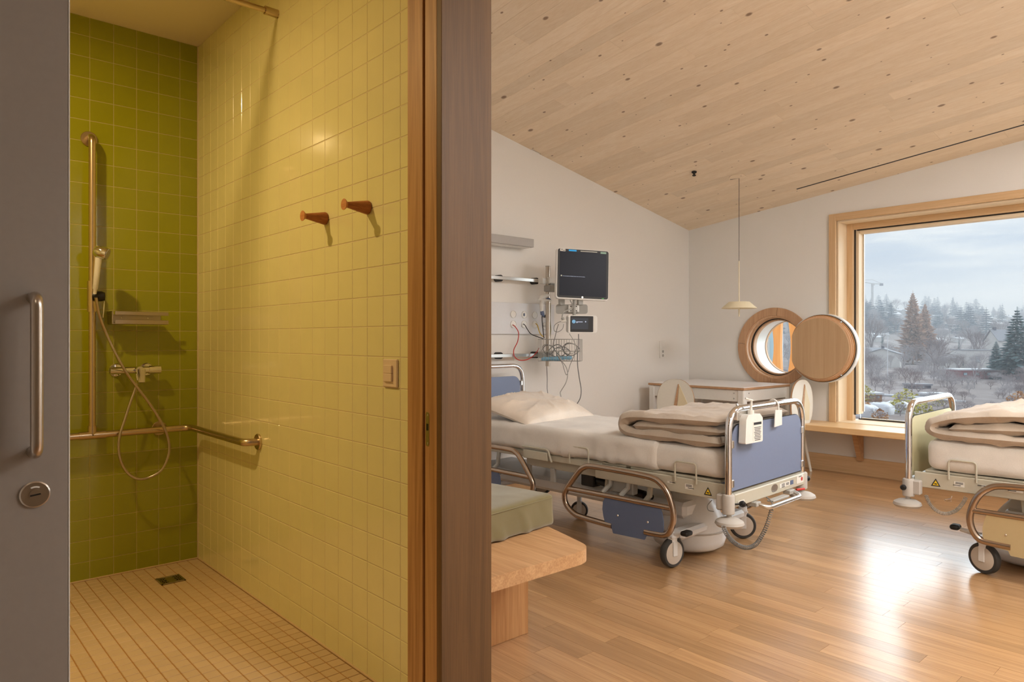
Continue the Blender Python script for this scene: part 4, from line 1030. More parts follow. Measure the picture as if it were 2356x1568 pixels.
def duvet(bedo, lab, layers, x0, x1, seed):
    t = thing('folded_duvet', lab, 'duvet', (0, 0, 0)); t.location = bedo.location; t.rotation_euler = bedo.rotation_euler
    for i, (path, th, amp, xo) in enumerate(layers):
        b = MB(); b.add(*cloth_strip(path, th, x0+xo, x1-xo, seed+i*11, amp)); part('cover' if i == 0 else 'inner_fold', b, M_duvet, t, ang=80)
    return t
zt = .634
duvet(bed1, 'beige duvet folded in thick layers at the foot of the blue-panelled bed',
      [([(.055, zt+.022), (.20, zt+.022), (.40, zt+.024), (.54, zt+.022), (.610, zt+.030), (.645, zt+.056), (.635, zt+.088), (.58, zt+.108), (.42, zt+.116), (.25, zt+.122), (.06, zt+.124)], .048, .015, 0),
       ([(.06, zt+.072), (.25, zt+.072), (.42, zt+.068), (.580, zt+.062)], .052, .011, .012)], -.385, .37, 3)
zt2 = .646
duvet(bed2, 'beige duvet with satin wrinkles folded over the foot of the cream-panelled bed',
      [([(.95, zt2+.022), (.70, zt2+.020), (.40, zt2+.022), (.20, zt2+.024), (.115, zt2+.034), (.100, zt2+.060), (.13, zt2+.085), (.25, zt2+.118), (.45, zt2+.138), (.70, zt2+.142), (.95, zt2+.135)], .044, .019, 0),
       ([(.95, zt2+.070), (.60, zt2+.074), (.35, zt2+.064), (.18, zt2+.055)], .055, .013, .01)], -.40, .40, 8)
# ---- pillow
pw = thing('pillow', 'plump pale satin pillow at the head of the blue-panelled bed', 'pillow', (0, 0, 0)); pw.location = bed1.location; pw.rotation_euler = bed1.rotation_euler
vs = []; fs = []; nu, nv = 64, 44
for side in (1, -1):
    for i in range(nu+1):
        for j in range(nv+1):
            u, v = 2*i/nu-1, 2*j/nv-1
            e = (max(0, 1-abs(u)**3.2)*max(0, 1-abs(v)**3.0))**.55
            x = u*(.350-.022*abs(v)**2*0-.03*(1-abs(u))*0)*(1-.05*(1-v*v)*abs(u)**4); y = v*.25*(1-.10*(1-u*u)*abs(v)**4)
            th_ = math.atan2(v*.7+.12, u+.25*v-.1); fold = .016*fbm((u, v, side), (1.1, 1.3, 1), 4)*e+(.021*e)*(1-abs(math.sin(4.5*th_+1.6*fbm((u, v, 0), (1.4, 1.4, 1), 1))))**3*e*min(1, (u*u+v*v)*2.2)
            z = (side*(.082 if side > 0 else .045)*e)+fold*(1 if side > 0 else .2)
            vs.append((x, y, z))
K = nv+1; o_ = (nu+1)*K
for i in range(nu):
    for j in range(nv):
        a = i*K+j; fs.append((a, a+K, a+K+1, a+1)); fs.append((o_+a, o_+a+1, o_+a+K+1, o_+a+K))
b = MB(); b.M = Matrix.Translation((-.03, 1.62, .634+.050)) @ Matrix.Rotation(.22, 4, 'X') @ Matrix.Rotation(.06, 4, 'Z'); b.add(vs, fs); part('pillow_case', b, M_pillow, pw, ang=80)

# ---- disinfectant bottle and tag on the footboard
FYp = 1.742
sb = thing('disinfectant_bottle', 'square white hand disinfectant pump bottle clipped to the blue footboard', 'bottle', onY(1730, 1018, FYp))
def bl(px, py, y=FYp): return onY(px, py, y)
c0 = onY(1727, 1000, FYp); X0, X1_ = onY(1707, 1010, FYp).x, onY(1747, 1010, FYp).x; zb, zt_ = onY(1727, 1017, FYp).z, onY(1727, 952, FYp).z
xm = (X0+X1_)/2; wd = X1_-X0
b = MB(); b.prism([(xm-wd*.50, zb+.006), (xm-wd*.47, zb), (xm+wd*.47, zb), (xm+wd*.50, zb+.006), (xm+wd*.50, zt_-.022), (xm+wd*.34, zt_), (xm-wd*.34, zt_), (xm-wd*.45, zt_-.022)], FYp-.018, FYp+.018, 'xz'); part('bottle_body', b, M_white, sb, True)
b = MB(); b.box((xm+wd*.18, FYp-.0186, (zb+zt_)/2-.012), (wd*.52, .0012, .092)); part('label', b, M_sticker, sb, True)
b = MB(); b.box((xm+wd*.18, FYp-.0195, zt_-.045), (wd*.44, .0008, .012))
for k in range(9): b.box((xm+wd*.18, FYp-.0195, zt_-.064-k*.0075), (wd*(.40-.04*(k % 3)), .0008, .0028))
part('label_print', b, M_ink, sb, True)['kind'] = 'stuff'
b = MB(); b.cyl((xm, FYp, zt_-.002), (xm, FYp, zt_+.020), .015, 16); part('pump_collar', b, M_sticker, sb, True)
pt = onY(1737, 920, FYp); b = MB(); b.tube([(xm, FYp, zt_+.018), (xm+.006, FYp, pt.z-.004), (xm+.007, FYp, pt.z)], [.007, .005, .006], 10).tube([(xm+.010, FYp-.004, pt.z), (xm-.032, FYp+.01, pt.z+.012)], .0045, 8); part('pump_head', b, M_sticker, sb, True)
b = MB(); b.box((xm-wd*.1, FYp+.022, zt_+.006), (wd*.9, .012, .022), .002).box((xm-wd*.62, FYp+.02, zt_-.004), (.026, .03, .040), .003).tube([(xm-.03, FYp+.025, zt_+.006), (xm-.03, 1.79, zt_+.03), (xm-.03, 1.80, zt_+.045)], .006, 8); part('holder', b, M_alu, sb, True)
hg = thing('hook_tag', 'small white plastic hook tag hanging over the blue footboard rail', 'hanger', onY(1790, 955, 1.76))
q0, q1 = onY(1781, 982, 1.765), onY(1798, 942, 1.765)
b = MB(); b.prism([(q0.x, q0.z), (q1.x, q0.z+.006), (q1.x, q1.z), (q0.x+.008, q1.z+.003)], 1.762, 1.766, 'xz'); part('plate', b, M_white, hg, True)
xk = (q0.x+q1.x)/2+.012; b = MB(); b.tube(crv([(xk, 1.764, q1.z-.004), (xk, 1.768, .80), (xk+.003, 1.771, .823), (xk+.003, 1.79, .843), (xk+.003, 1.812, .838), (xk+.003, 1.82, .82)], 5), .0045, 8); part('hook', b, M_white, hg, True)

# ================================================================== WALL EQUIPMENT OVER THE BED
# bed light
x0 = onY(1213, 560, YB-.06); lt = thing('wall_lamp', 'slim grey wall light bar above the bed beside the end post', 'lamp', (x0.x, YB, x0.z))
zt_ = onY(1213, 549, YB-.12).z; zb = onY(1213, 568, YB-.12).z
b = MB(); b.box((x0.x-.55, YB-.075, (zt_+zb)/2), (1.1, .13, zt_-zb), .003); part('housing', b, plain('lamp_grey', (176, 172, 168), .5), lt, True)
b = MB(); b.box((x0.x-.55, YB-.075, zb-.001), (1.05, .09, .004)); part('diffuser', b, M_white, lt, True)
# media panel
mp_ = thing('media_panel', 'flat white service panel with round sockets under the upper equipment rail', 'panel', (3.6, YB, 1.3))
pz1, pz0 = onY(1200, 697, YB-.02).z, onY(1200, 768.5, YB-.02).z; px1 = onY(1275, 730, YB-.02).x
part('panel_board', MB().box(((px1+2.4)/2, YB-.012, (pz0+pz1)/2), (px1-2.4, .022, pz1-pz0), .002), M_ward_low, mp_, True)
for (u, v) in ((1180.5, 722.5), (1206, 723.5), (1230, 724.5), (1252.5, 726), (1180.5, 745.5), (1205.5, 745.5), (1230, 746), (1252.5, 746), (1252.5, 753.5)):
    p = onY(u, v, YB-.023); rr = .030 if u < 1240 else .016
    s_ = part('socket', MB().lathe([(rr, 0), (rr, .004), (rr*.93, .006), (rr*.9, .003), (0, .003)], (p.x, YB-.0235, p.z), (0, -1, 0), 24), M_white, mp_, True)
p = onY(1206, 723.5, YB-.03); part('indicator', MB().box((p.x, YB-.030, p.z), (.014, .006, .022), .002), M_bluedark, mp_, True)
p = onY(1253, 727, YB-.03); part('black_plug', MB().lathe([(0, 0), (.012, 0), (.012, .012), (0, .014)], (p.x, YB-.028, p.z), (0, -1, 0), 14), M_black, mp_, True)
# rails
RLY = YB-.075
for (v0, zlab) in ((642, 'upper'), (818, 'lower')):
    e0_ = onY(1247 if zlab == 'upper' else 1244, 645.5 if zlab == 'upper' else 816, RLY); z = e0_.z if zlab == 'lower' else onY(1180, 641, RLY).z
    rl = thing('equipment_rail', zlab+' flat aluminium equipment rail on black stand-offs at the bed wall', 'rail', (e0_.x, RLY, z), group='aluminium equipment rails on the bed wall')
    part('bar', MB().box(((e0_.x+2.3)/2, RLY, z), (e0_.x-2.3, .010, .027), .002), M_alu, rl, True)
    for u in (1150, 1233):
        p = onY(u, v0, RLY+.03); part('stand_off', MB().lathe([(.027, 0), (.027, .055), (.024, .06)], (p.x, YB, z), (0, -1, 0), 24), M_black, rl, True)
# pole with clamps
PYY = 4.055
q1, q0 = onY(1260.5, 613, PYY), onY(1260.5, 842, PYY)
po = thing('equipment_pole', 'vertical steel pole clamped to the two aluminium wall rails', 'pole', (q0.x, PYY, q0.z))
part('pole_tube', MB().cyl((q0.x, PYY, q0.z), (q0.x, PYY, q1.z), .0185, 20), M_steel, po, True)
part('pole_cap', MB().cyl((q0.x, PYY, q1.z-.001), (q0.x, PYY, q1.z+.006), .0195, 20), M_greyp, po, True)
for v in (646, 816): 
    z = onY(1255, v, PYY).z; X = q0.x
    part('clamp', MB().box((X-.035, PYY+.015, z), (.075, .055, .050), .005).box((X+.005, PYY-.02, z+.002), (.055, .03, .055), .006), M_greyp if v > 700 else M_white, po, True)
z = onY(1262, 664, PYY).z; part('arm_bracket', MB().box((q0.x+.03, PYY-.035, z), (.15, .08, .052), .006).box((q0.x+.02, PYY-.02, z+.038), (.06, .04, .016), .003), M_greyp, po, True)
part('tag_strip', MB().box((q0.x+.078, PYY-.05, onY(1272, 675, PYY-.05).z), (.012, .002, .045)), M_cream, po, True)
# barcode scanner
sn_ = thing('barcode_scanner', 'grey and blue hand-held scanner hanging in a holder on the pole', 'scanner', onY(1246, 700, PYY-.06))
D = PYY-.06
b = MB(); b.tube([onY(1243, 690, D), onY(1246, 684, D), onY(1256, 679.5, D), onY(1263, 679, D)], [.010, .017, .016, .009], 12).tube([onY(1238, 688, D), onY(1252, 690, D-.01), onY(1268, 691, D-.02)], [.007, .011, .006], 10); part('head', b, M_white, sn_, True)
b = MB(); b.tube([onY(1256, 688, D-.005), onY(1262, 686, D-.012), onY(1267, 689, D-.015)], [.005, .008, .004], 8); part('head_trim', b, M_bluedark, sn_, True)
b = MB(); b.tube([onY(1247, 690, D), onY(1246, 700, D), onY(1246.5, 716, D)], [.018, .018, .013], 14); part('grip', b, M_white, sn_, True)
b = MB(); b.tube([onY(1246.5, 715, D), onY(1248, 722, D), onY(1251, 728, D)], [.014, .016, .007], 12); part('grip_foot', b, M_bluedark, sn_, True)
b = MB(); b.tube(crv([onY(1247, 727, D), onY(1247.5, 740, D), onY(1250, 765, D), onY(1252, 778, D)], 5), .0035, 8); part('cord', b, M_black, sn_, True)
# monitor
md = 5.42; mc_ = at(1341, 631, md); phi = math.radians(77); v_ = (FX*math.cos(phi)+RX*math.sin(phi), FY*math.cos(phi)+RY*math.sin(phi)); mrz = math.atan2(v_[1], v_[0])
mo = thing('patient_monitor', 'large dark patient monitor with white rim on an arm beside the pole', 'monitor', mc_, rot=(math.radians(-3), math.radians(2.0), mrz))
mo.rotation_mode = 'XYZ'
Wm, Hm = .212*1.0, .196
part('housing', MB().prism(round_rect(-Wm, -Hm, Wm, Hm, .022, 6), 0, .045, 'xz'), M_white, mo)
part('bezel', MB().prism(round_rect(-Wm+.007, -Hm+.010, Wm-.004, Hm-.005, .016, 6), -.003, .001, 'xz'), M_black, mo)
part('screen', MB().prism(round_rect(-Wm+.024, -Hm+.026, Wm-.022, Hm-.024, .001, 2), -.0042, -.0028, 'xz'), emit('screen_dark', (34, 35, 44), .55), mo)
M_e1 = emit('screen_blue', (50, 170, 230), .9); M_e2 = emit('screen_white', (214, 220, 240), .9); M_e3 = plain('screen_label_green', (150, 186, 168), .5)
part('progress_bar', MB().box((-Wm+.125, -.0048, Hm-.0155), (.063, .001, .011)), M_e1, mo); part('progress_line', MB().box((.045, -.0048, Hm-.0165), (.136, .001, .005)), M_sticker, mo)
part('label_left', MB().box((-Wm+.045, -.0048, Hm-.0155), (.043, .001, .019), .0005), M_sticker, mo); part('label_right', MB().box((Wm-.048, -.0048, Hm-.019), (.047, .001, .015), .0005), M_e3, mo)
lg = MB(); lg.box((-Wm+.038, -.0056, Hm-.013), (.008, .0006, .006)); lg.box((-Wm+.054, -.0056, Hm-.018), (.018, .0006, .004)); part('label_print', lg, M_ink, mo)
text('Um weiterzumachen, beliebige Funktion oder eine Taste drücken.', .0068, mo, (-Wm+.047, -.005, -.022), mat=M_e2, name='screen_text')
part('cursor_box', MB().box((-Wm+.037, -.005, -.018), (.008, .001, .009)), emit('cursor', (240, 232, 200), .8), mo)
part('round_badge', MB().lathe([(.0045, 0), (.0075, 0), (.0075, .001), (.0045, .001)], (-.002, -.0035, -Hm+.0175), (0, -1, 0), 20), M_alu, mo)
part('status_light', MB().box((Wm-.052, -.0038, -Hm+.0155), (.005, .001, .004)).box((Wm-.042, -.0038, -Hm+.0155), (.005, .001, .004)), emit('green_led', (120, 235, 120), 1.2), mo)
# holder plate and arm behind
ar = thing('swivel_bracket', 'grey swivel arm with wide rounded plate carrying both monitors', 'bracket', at(1316, 711, 5.45))
def onM(px, py, dd): return at(px, py, dd)
D2 = 5.47; a0, a1 = at(1279, 711, D2), at(1352, 711, D2); dx = (a1-a0); L_ = dx.length; rz2 = math.atan2(dx.y, dx.x)
b = MB(); b.M = Matrix.Translation(a0) @ Matrix.Rotation(rz2, 4, 'Z'); b.prism(round_rect(0, -.036, L_, .038, .018, 5), 0, .012, 'xz'); part('plate', b, M_greyp, ar, True)
b = MB(); b.M = Matrix.Translation(a0) @ Matrix.Rotation(rz2, 4, 'Z'); b.box((L_*.55, -.012, .004), (.085, .02, .058), .005); part('mounting_block', b, M_white, ar, True)
b = MB(); b.M = Matrix.Translation(a0) @ Matrix.Rotation(rz2, 4, 'Z')
for i in (-1, 1):
    for k in (-1, 1): b.lathe([(0, 0), (.005, 0), (.004, .003), (0, .003)], (L_*.55+i*.021, -.022, .004+k*.017), (0, -1, 0), 10)
part('screws', b, M_black, ar, True)['kind'] = 'stuff'
b = MB(); b.tube([at(1321, 688, 5.44), at(1321, 735, 5.44)], .013, 12).box(at(1292, 694, 5.46), (.05, .03, .05), .004).box(at(1334, 694, 5.46), (.05, .03, .05), .004); part('post', b, M_greyp, ar, True)
b = MB(); b.tube([Vector((q0.x+.06, PYY-.04, onY(1262, 664, PYY).z)), at(1300, 662, 5.53), at(1330, 650, 5.52), at(1336, 640, 5.48)], .020, 12); part('arm', b, M_greyp, ar, True)
# small module
sm = at(1338.5, 745, 5.36); mm = thing('small_monitor', 'small white medical display with dark screen below the large monitor', 'monitor', sm, rot=(0, math.radians(.5), mrz-.02))
w2, h2 = .113, .0665
part('housing', MB().prism(round_rect(-w2, -h2, w2+.012, h2, .02, 5), 0, .045, 'xz'), M_white, mm)
part('handle_recess', MB().prism(round_rect(w2-.018, -h2+.008, w2-.004, h2-.008, .006, 4), -.0015, 0, 'xz'), M_sticker, mm)
part('side_vents', MB().box((-w2+.002, -.004, -.002), (.012, .01, .11), .002), M_greyp, mm)
part('bezel', MB().prism(round_rect(-w2+.022, -h2+.006, w2-.022, h2-.006, .005, 4), -.003, .001, 'xz'), M_black, mm)
part('screen', MB().box((-.016, -.0036, .003), (.134, .001, .086)), emit('screen_grey', (84, 84, 88), .6), mm)
part('blue_roundel', MB().lathe([(0, 0), (.0135, 0), (.0135, .0008), (0, .0008)], (-.065, -.0042, .018), (0, -1, 0), 24), emit('roundel', (150, 206, 240), .9), mm)
b = MB()
for a in (0, PI/2): b.tube([(-.065+.006*math.cos(a+.6+k_*.8)*(.3+k_*.1), -.0053, .018+.0085*math.sin(a+.5+k_*.9)) for k_ in range(7)], .0007, 5)
b.tube([(-.065+.009*math.cos(2*PI*i/16), -.0053, .018+.009*math.sin(2*PI*i/16)) for i in range(16)], .0006, 5, closed=True); part('roundel_print', b, M_bluedark, mm)
part('screen_line', MB().box((-.020, -.0042, .016), (.052, .0008, .0045)).box((-.040, -.0042, .010), (.012, .0008, .003)).lathe([(0, 0), (.005, 0), (.005, .0008), (0, .0008)], (.029, -.0042, .018), (0, -1, 0), 12), M_e2, mm)
# wire basket
bk = thing('wire_basket', 'white wire basket on the pole filled with coiled cables', 'basket', at(1287, 832, 5.5))
A0, A1 = at(1238, 830, 5.52), at(1334, 829, 5.44); dxx = A1-A0; LB = dxx.length; rb = math.atan2(dxx.y, dxx.x); HB = 50/1610*5.5; DB = .13
Mb = Matrix.Translation(A0) @ Matrix.Rotation(rb, 4, 'Z')
b = MB(); b.M = Mb
for z in (0, HB*.45, HB): b.tube([(0, 0, z), (LB, 0, z), (LB, DB, z), (0, DB, z)], .0022 if z < HB else .003, 6, closed=True)
n = 16
for i in range(n+1):
    x = LB*i/n; b.tube([(x, 0, HB), (x, 0, 0), (x, DB, 0), (x, DB, HB)], .0015, 5)
for i in range(1, 5): y = DB*i/5; b.tube([(0, y, HB), (0, y, 0), (LB, y, 0), (LB, y, HB)], .0015, 5)
part('wires', b, M_greyp, bk, True)['kind'] = 'stuff'
ct = thing('blue_tray', 'light blue soft pouch lying on the bottom of the wire basket', 'pouch', A0)
b = MB(); b.M = Mb @ Matrix.Translation((LB*.42, DB*.5, .020)) @ Matrix.Rotation(-.05, 4, 'Y'); b.soft((0, 0, 0), (LB*.72, DB*.8, .026), .012, (24, 8, 4), lambda o, n: .006*fbm(o, (22, 22, 22), 2)); part('pouch', b, plain('light_blue', (134, 186, 214), .7), ct, True)
cb = thing('coiled_cables', 'bundle of grey patient cables coiled in the wire basket', 'cables', A0)
r5 = random.Random(5)
for k, (cxx, czz, rr) in enumerate(((.06, .10, .050), (.07, .10, .045), (.15, .07, .05), (.18, .075, .055), (.24, .11, .055), (.25, .10, .060), (.20, .06, .045), (.14, .09, .06))):
    b = MB(); b.M = Mb; ph = r5.random()*6; pts = [(cxx+rr*math.cos(a+ph)*(1+.15*math.sin(3*a)), DB*.5+.035*math.sin(2*a+ph), czz*.9+rr*.8*math.sin(a+ph)) for a in [2*PI*i/9 for i in range(9)]]
    b.tube(crv(pts, 5, True), .0035, 6, closed=True); part('cable_loop', b, M_grey if k % 2 else M_greyp, cb, True)
def cable(name, pts, depth, r, m, lab, cat='cable'):
    ps = [(at(p[0], p[1], p[2] if len(p) > 2 else depth)) for p in pts]; b = MB(); b.tube(crv(ps, 6), r, 7)
    return solo(name, b, m, lab, cat, origin=ps[0])
dW = lambda u: onY(u, 700, YB-.04)  # depth of the bed wall
def dep(u, off): r = ray(u, 700); return (YB-off)/r[1]
cable('red_cable', [(1180, 747, dep(1180, .03)), (1186, 752, dep(1186, .07)), (1193, 765, dep(1193, .07)), (1191, 785, dep(1191, .07)), (1182, 805, dep(1182, .07)), (1184, 820, dep(1184, .09)), (1195, 828, dep(1195, .09)), (1212, 827, dep(1212, .10)), (1226, 819, dep(1226, .10)), (1236, 808, dep(1236, .12)), (1240, 800, dep(1240, .13))], 0, .0038, M_red, 'dark red cable plugged into the leftmost lower socket, looping behind the rail')
cable('black_cable', [(1204, 745, dep(1204, .03)), (1208, 748, dep(1208, .07)), (1214, 758, dep(1214, .07)), (1222, 768, dep(1222, .07)), (1236, 774, dep(1236, .08)), (1250, 779, dep(1250, .10))], 0, .0034, M_gasket, 'thin black cable running from the service panel to the pole')
cable('yellow_cable', [(1233, 744, dep(1233, .03)), (1237, 749, dep(1237, .07)), (1240, 760, dep(1240, .07)), (1245, 770, dep(1245, .08)), (1252, 775, dep(1252, .09))], 0, .0040, plain('cable_yellow', (214, 176, 60), .5), 'short yellow cable hanging from the third lower socket')
cable('green_yellow_cable', [(1266, 697, dep(1266, .08)), (1266, 715, dep(1266, .08)), (1265.5, 735, dep(1266, .08)), (1267, 758, dep(1266, .08)), (1265, 779, dep(1266, .09))], 0, .0034, plain('cable_olive', (128, 122, 50), .5), 'olive earth cable running down just right of the pole')
cable('hanging_cable', [(1258, 842, dep(1258, .12)), (1259, 870, dep(1259, .08)), (1259, 895, dep(1259, .07)), (1262, 912, dep(1262, .06))], 0, .0028, M_grey, 'thin grey cable hanging straight down below the pole end')
cable('hanging_cable', [(1331, 768, 5.36), (1331, 790, 5.36), (1329, 815, 5.36), (1329, 840, 5.37), (1333, 870, 5.4), (1337, 895, 5.42), (1335, 915, 5.44), (1326, 931, 5.46)], 0, .0036, M_grey, 'dark grey cable dropping from the small display to behind the pillow')
cable('hanging_cable', [(1280, 808, 5.45), (1290, 826, 5.4), (1303, 845, 5.4), (1306, 862, 5.4), (1302, 880, 5.4), (1292, 897, 5.42), (1289, 903, 5.42), (1291, 912, 5.42)], 0, .0036, M_greyp, 'pale grey cable with an S bend hanging below the basket')
cable('hanging_cable', [(1326, 800, 5.36), (1320, 820, 5.38), (1312, 838, 5.4), (1307, 855, 5.4), (1303, 862, 5.4), (1298, 850, 5.4), (1294, 836, 5.4), (1284, 820, 5.42)], 0, .0022, M_grey, 'thin looped wire swinging under the right side of the basket')
cable('monitor_lead', [(1312, 690, 5.42), (1318, 706, 5.4), (1306, 713, 5.38), (1296, 718, 5.36), (1293, 730, 5.36)], 0, .0042, M_greyp, 'pale lead curving from the large monitor to the small display')
cable('sensor_lead', [(1300, 741, 5.34), (1288, 740, 5.34), (1276, 748, 5.34), (1275, 760, 5.34), (1284, 763, 5.34), (1294, 756, 5.34), (1297, 745, 5.34)], 0, .0022, M_grey, 'thin wire loop hanging left of the small display')
cable('sensor_lead', [(1285, 745, 5.34), (1281, 758, 5.34), (1277, 775, 5.35), (1273, 790, 5.36), (1274, 800, 5.4), (1284, 815, 5.42)], 0, .0028, M_grey, 'grey wire running from the loop down into the basket')
cable('display_lead', [(1310, 767, 5.36), (1318, 780, 5.36), (1325, 795, 5.36), (1327, 815, 5.36)], 0, .0026, M_greyp, 'pale wire from the underside of the small display into the basket')
pg = thing('connector_plug', 'beige connector plug in the left flank of the small display', 'plug', at(1298, 739, 5.35))
b = MB(); b.tube([at(1291, 739, 5.34), at(1296, 739, 5.34), at(1303, 738, 5.34)], [.008, .011, .009], 10); part('plug_body', b, M_sticker, pg, True)
b = MB(); b.tube([at(1294, 730, 5.35), at(1296, 736, 5.35)], [.012, .012], 8); part('plug_top', b, M_greyp, pg, True)
# ================================================================== OUTSIDE: valley, houses, winter trees, hill
def snowmat(name, a, b, sc_, lo=.45, hi=.6):
    if name in MATS: return MATS[name]
    q = NB(name); g = q.n('ShaderNodeNewGeometry'); n_ = q.n('ShaderNodeTexNoise', Scale=sc_, Detail=5.0); q.l(g.outputs['Position'], n_.inputs['Vector'])
    q.l(q.ramp(n_.outputs['Fac'], [(lo, lin(*a)), (hi, lin(*b))]), q.b.inputs['Base Color']); q.b.inputs['Roughness'].default_value = .95; MATS[name] = q.m; return q.m
M_ground = snowmat('winter_meadow', (140, 128, 124), (196, 188, 188), .05, .5, .8)
M_con = snowmat('conifer_green', (104, 132, 134), (146, 170, 172), .8)
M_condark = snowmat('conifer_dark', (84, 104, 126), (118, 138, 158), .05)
M_bark = plain('winter_twigs', (158, 146, 146), .9); M_bark2 = plain('reddish_twigs', (228, 196, 172), .9); M_pale = plain('pale_twigs', (182, 176, 178), .9)
M_hwall = plain('house_white', (226, 224, 220), .8); M_hroof = plain('house_roof', (158, 158, 164), .8); M_hred = plain('house_red', (176, 120, 120), .8); M_hblue = plain('building_pale_blue', (188, 214, 224), .7)
M_hwin = plain('house_window', (98, 96, 108), .4); M_leaf = snowmat('yellow_leaves', (168, 160, 84), (214, 204, 120), 2.0); M_rust = snowmat('rust_leaves', (178, 134, 96), (206, 164, 120), 2.0); M_snow = plain('snow', (232, 234, 238), .8)
def ground(x, y):
    d = x*FX+y*FY; z = -9.5
    if d < 60: z = -9.5
    t_ = max(0, (d-330)/560); z += 46*(min(1, t_)**1.2)-.0*t_
    side = (x*RX+y*RY)/max(d, 1)
    z *= 1
    if d > 330: z -= max(0, side-.55)*55*min(1, t_)
    if d > 900: z -= (d-900)*.02
    return z+.8*noise.noise(Vector((x*.02, y*.02, 0)))*min(1, d/80)
vs = []; fs = []; ds = [14, 30, 50, 75, 100, 130, 160, 200, 250, 300, 340, 380, 430, 480, 540, 600, 680, 760, 840, 920, 1050, 1250, 1500]; NA = 48
for d in ds:
    for k in range(NA+1):
        a = -.9+2.6*k/NA; x, y = d*(FX+a*RX), d*(FY+a*RY); vs.append((x, y, ground(x, y)))
for i in range(len(ds)-1):
    for k in range(NA): q = i*(NA+1)+k; fs.append((q, q+1, q+NA+2, q+NA+1))
tr = struct('terrain', MB().add(vs, fs), M_ground, ang=60); tr.name = 'ground'
def outp(px, d, dz=0):
    r = ray(px, 780); x, y = d*r[0], d*r[1]; return Vector((x, y, ground(x, y)+dz))
rnd = random.Random(12)
# --- tree prototypes (unit height)
def bare_mesh(seed, spread=.55, mat=None, levels=5, nm='bare_tree'):
    q = random.Random(seed); b = MB()
    def br(p, d, L_, r_, lv):
        e = p+d*L_; m = p.lerp(e, .5)+Vector((q.uniform(-1, 1), q.uniform(-1, 1), 0))*L_*.06
        b.tube([p, m, e], [r_, r_*.85, r_*.65], 3 if lv < levels-1 else 5, caps=False)
        if lv <= 0: return
        n_ = 3 if lv < 3 else 4
        for k in range(n_):
            a = 2*PI*k/n_+q.uniform(-.6, .6); s_ = spread*q.uniform(.5, 1.2)
            o = d.orthogonal().normalized(); o2 = d.cross(o); nd = (d+(o*math.cos(a)+o2*math.sin(a))*s_+Vector((0, 0, .12))).normalized()
            br(p.lerp(e, q.uniform(.6, 1)), nd, L_*q.uniform(.62, .82), r_*.58, lv-1)
    br(Vector((0, 0, 0)), Vector((0, 0, 1)), .26, .016, levels)
    zmax = max(v.z for v in b.v)
    for v in b.v: v *= 1/zmax
    return b.mesh(nm, mat or M_bark, 80)
def conifer_mesh(seed, width=.22, mat=None, tiers=26, per=17, up=0.0):
    q = random.Random(seed); b = MB(); b.tube([(0, 0, 0), (0, 0, 1)], [.012, .002], 5)
    for t_ in range(tiers):
        f = t_/tiers; z = .08+.90*f; R_ = width*(1-f)**.8*q.uniform(.82, 1.1)+.008
        for k in range(per):
            a = 2*PI*k/per+q.uniform(-.2, .2)+t_*.37; rr = R_*q.uniform(.6, 1.12); c, s_ = math.cos(a), math.sin(a); dz = rr*q.uniform(.05, .4)-up*rr; wd = .16*rr+.006
            p0 = Vector((0, 0, z)); p1 = Vector((rr*c, rr*s_, z-dz)); m_ = p0.lerp(p1, .55); sd = Vector((-s_, c, 0))*wd; dn = Vector((0, 0, -.022-.05*rr))
            b.add([p0, m_+sd, p1, m_-sd, m_+dn], [(0, 1, 2), (0, 2, 3), (0, 4, 2), (1, 4, 3)])
    return b.mesh('conifer_tree', mat or M_con, 20)
def blob_mesh(seed, mat, nm='shrub'):
    q = random.Random(seed); b = MB()
    for k in range(170):
        a, c = q.uniform(0, 2*PI), q.random(); rr = .5*math.sqrt(q.random()); z = q.uniform(.05, 1); rr *= math.sin(PI*min(1, .2+z*.75))*1.1
        p = Vector((rr*math.cos(a), rr*math.sin(a), z)); u = Vector((q.gauss(0, 1), q.gauss(0, 1), q.gauss(0, 1))).normalized(); w_ = u.orthogonal().normalized(); s_ = q.uniform(.04, .09)
        b.add([p+u*s_, p+w_*s_*.8, p-u*s_, p-w_*s_*.8], [(0, 1, 2, 3)])
    b.tube([(0, 0, 0), (.02, 0, .6)], [.02, .006], 5)
    return b.mesh(nm, mat, 20)
bare = [bare_mesh(s_, .6, m) for s_, m in ((1, M_bark), (2, M_pale), (3, M_bark), (4, M_pale))]
bare_wide = [bare_mesh(s_, .95, m) for s_, m in ((11, M_bark), (12, M_pale))]
larch = conifer_mesh(5, .27, M_bark2, 34, 15, .25); cons = [conifer_mesh(s_, .22) for s_ in (6, 7)]; conf = [conifer_mesh(s_, .24, M_condark, 13, 12) for s_ in (8, 9)]; slim = conifer_mesh(10, .09, None, 22, 12)
def tree(name, me, px, d, h, lab, cat='tree', group=None, wd=1.0):
    o = link(name, me, None, outp(px, d, -.1), (0, 0, rnd.uniform(0, 6.28))); o.scale = (h*wd, h*wd, h); tag(o, lab, cat, group); return o
def hpx(n_, d): return n_/1610*d
tree('larch_tree', larch, 2100, 300, hpx(170, 300), 'tall rusty leafless larch in the middle of the window view', wd=.95)
tree('larch_tree', larch, 2128, 318, hpx(140, 318), 'second rusty larch, shorter, just right of the tallest one', wd=1.0)
tree('conifer_tree', cons[0], 2340, 185, hpx(170, 185), 'large dark spruce at the right side of the window view', wd=1.5)
tree('conifer_tree', cons[1], 2292, 196, hpx(88, 196), 'smaller spruce left of the large dark spruce', wd=1.4)
tree('slim_conifer', slim, 2206, 290, hpx(60, 290), 'slender dark conifer standing alone before the white modern house')
tree('ivy_tree', slim, 2030, 300, hpx(70, 300), 'narrow dark green ivy-clad tree above the long white house', wd=1.2)
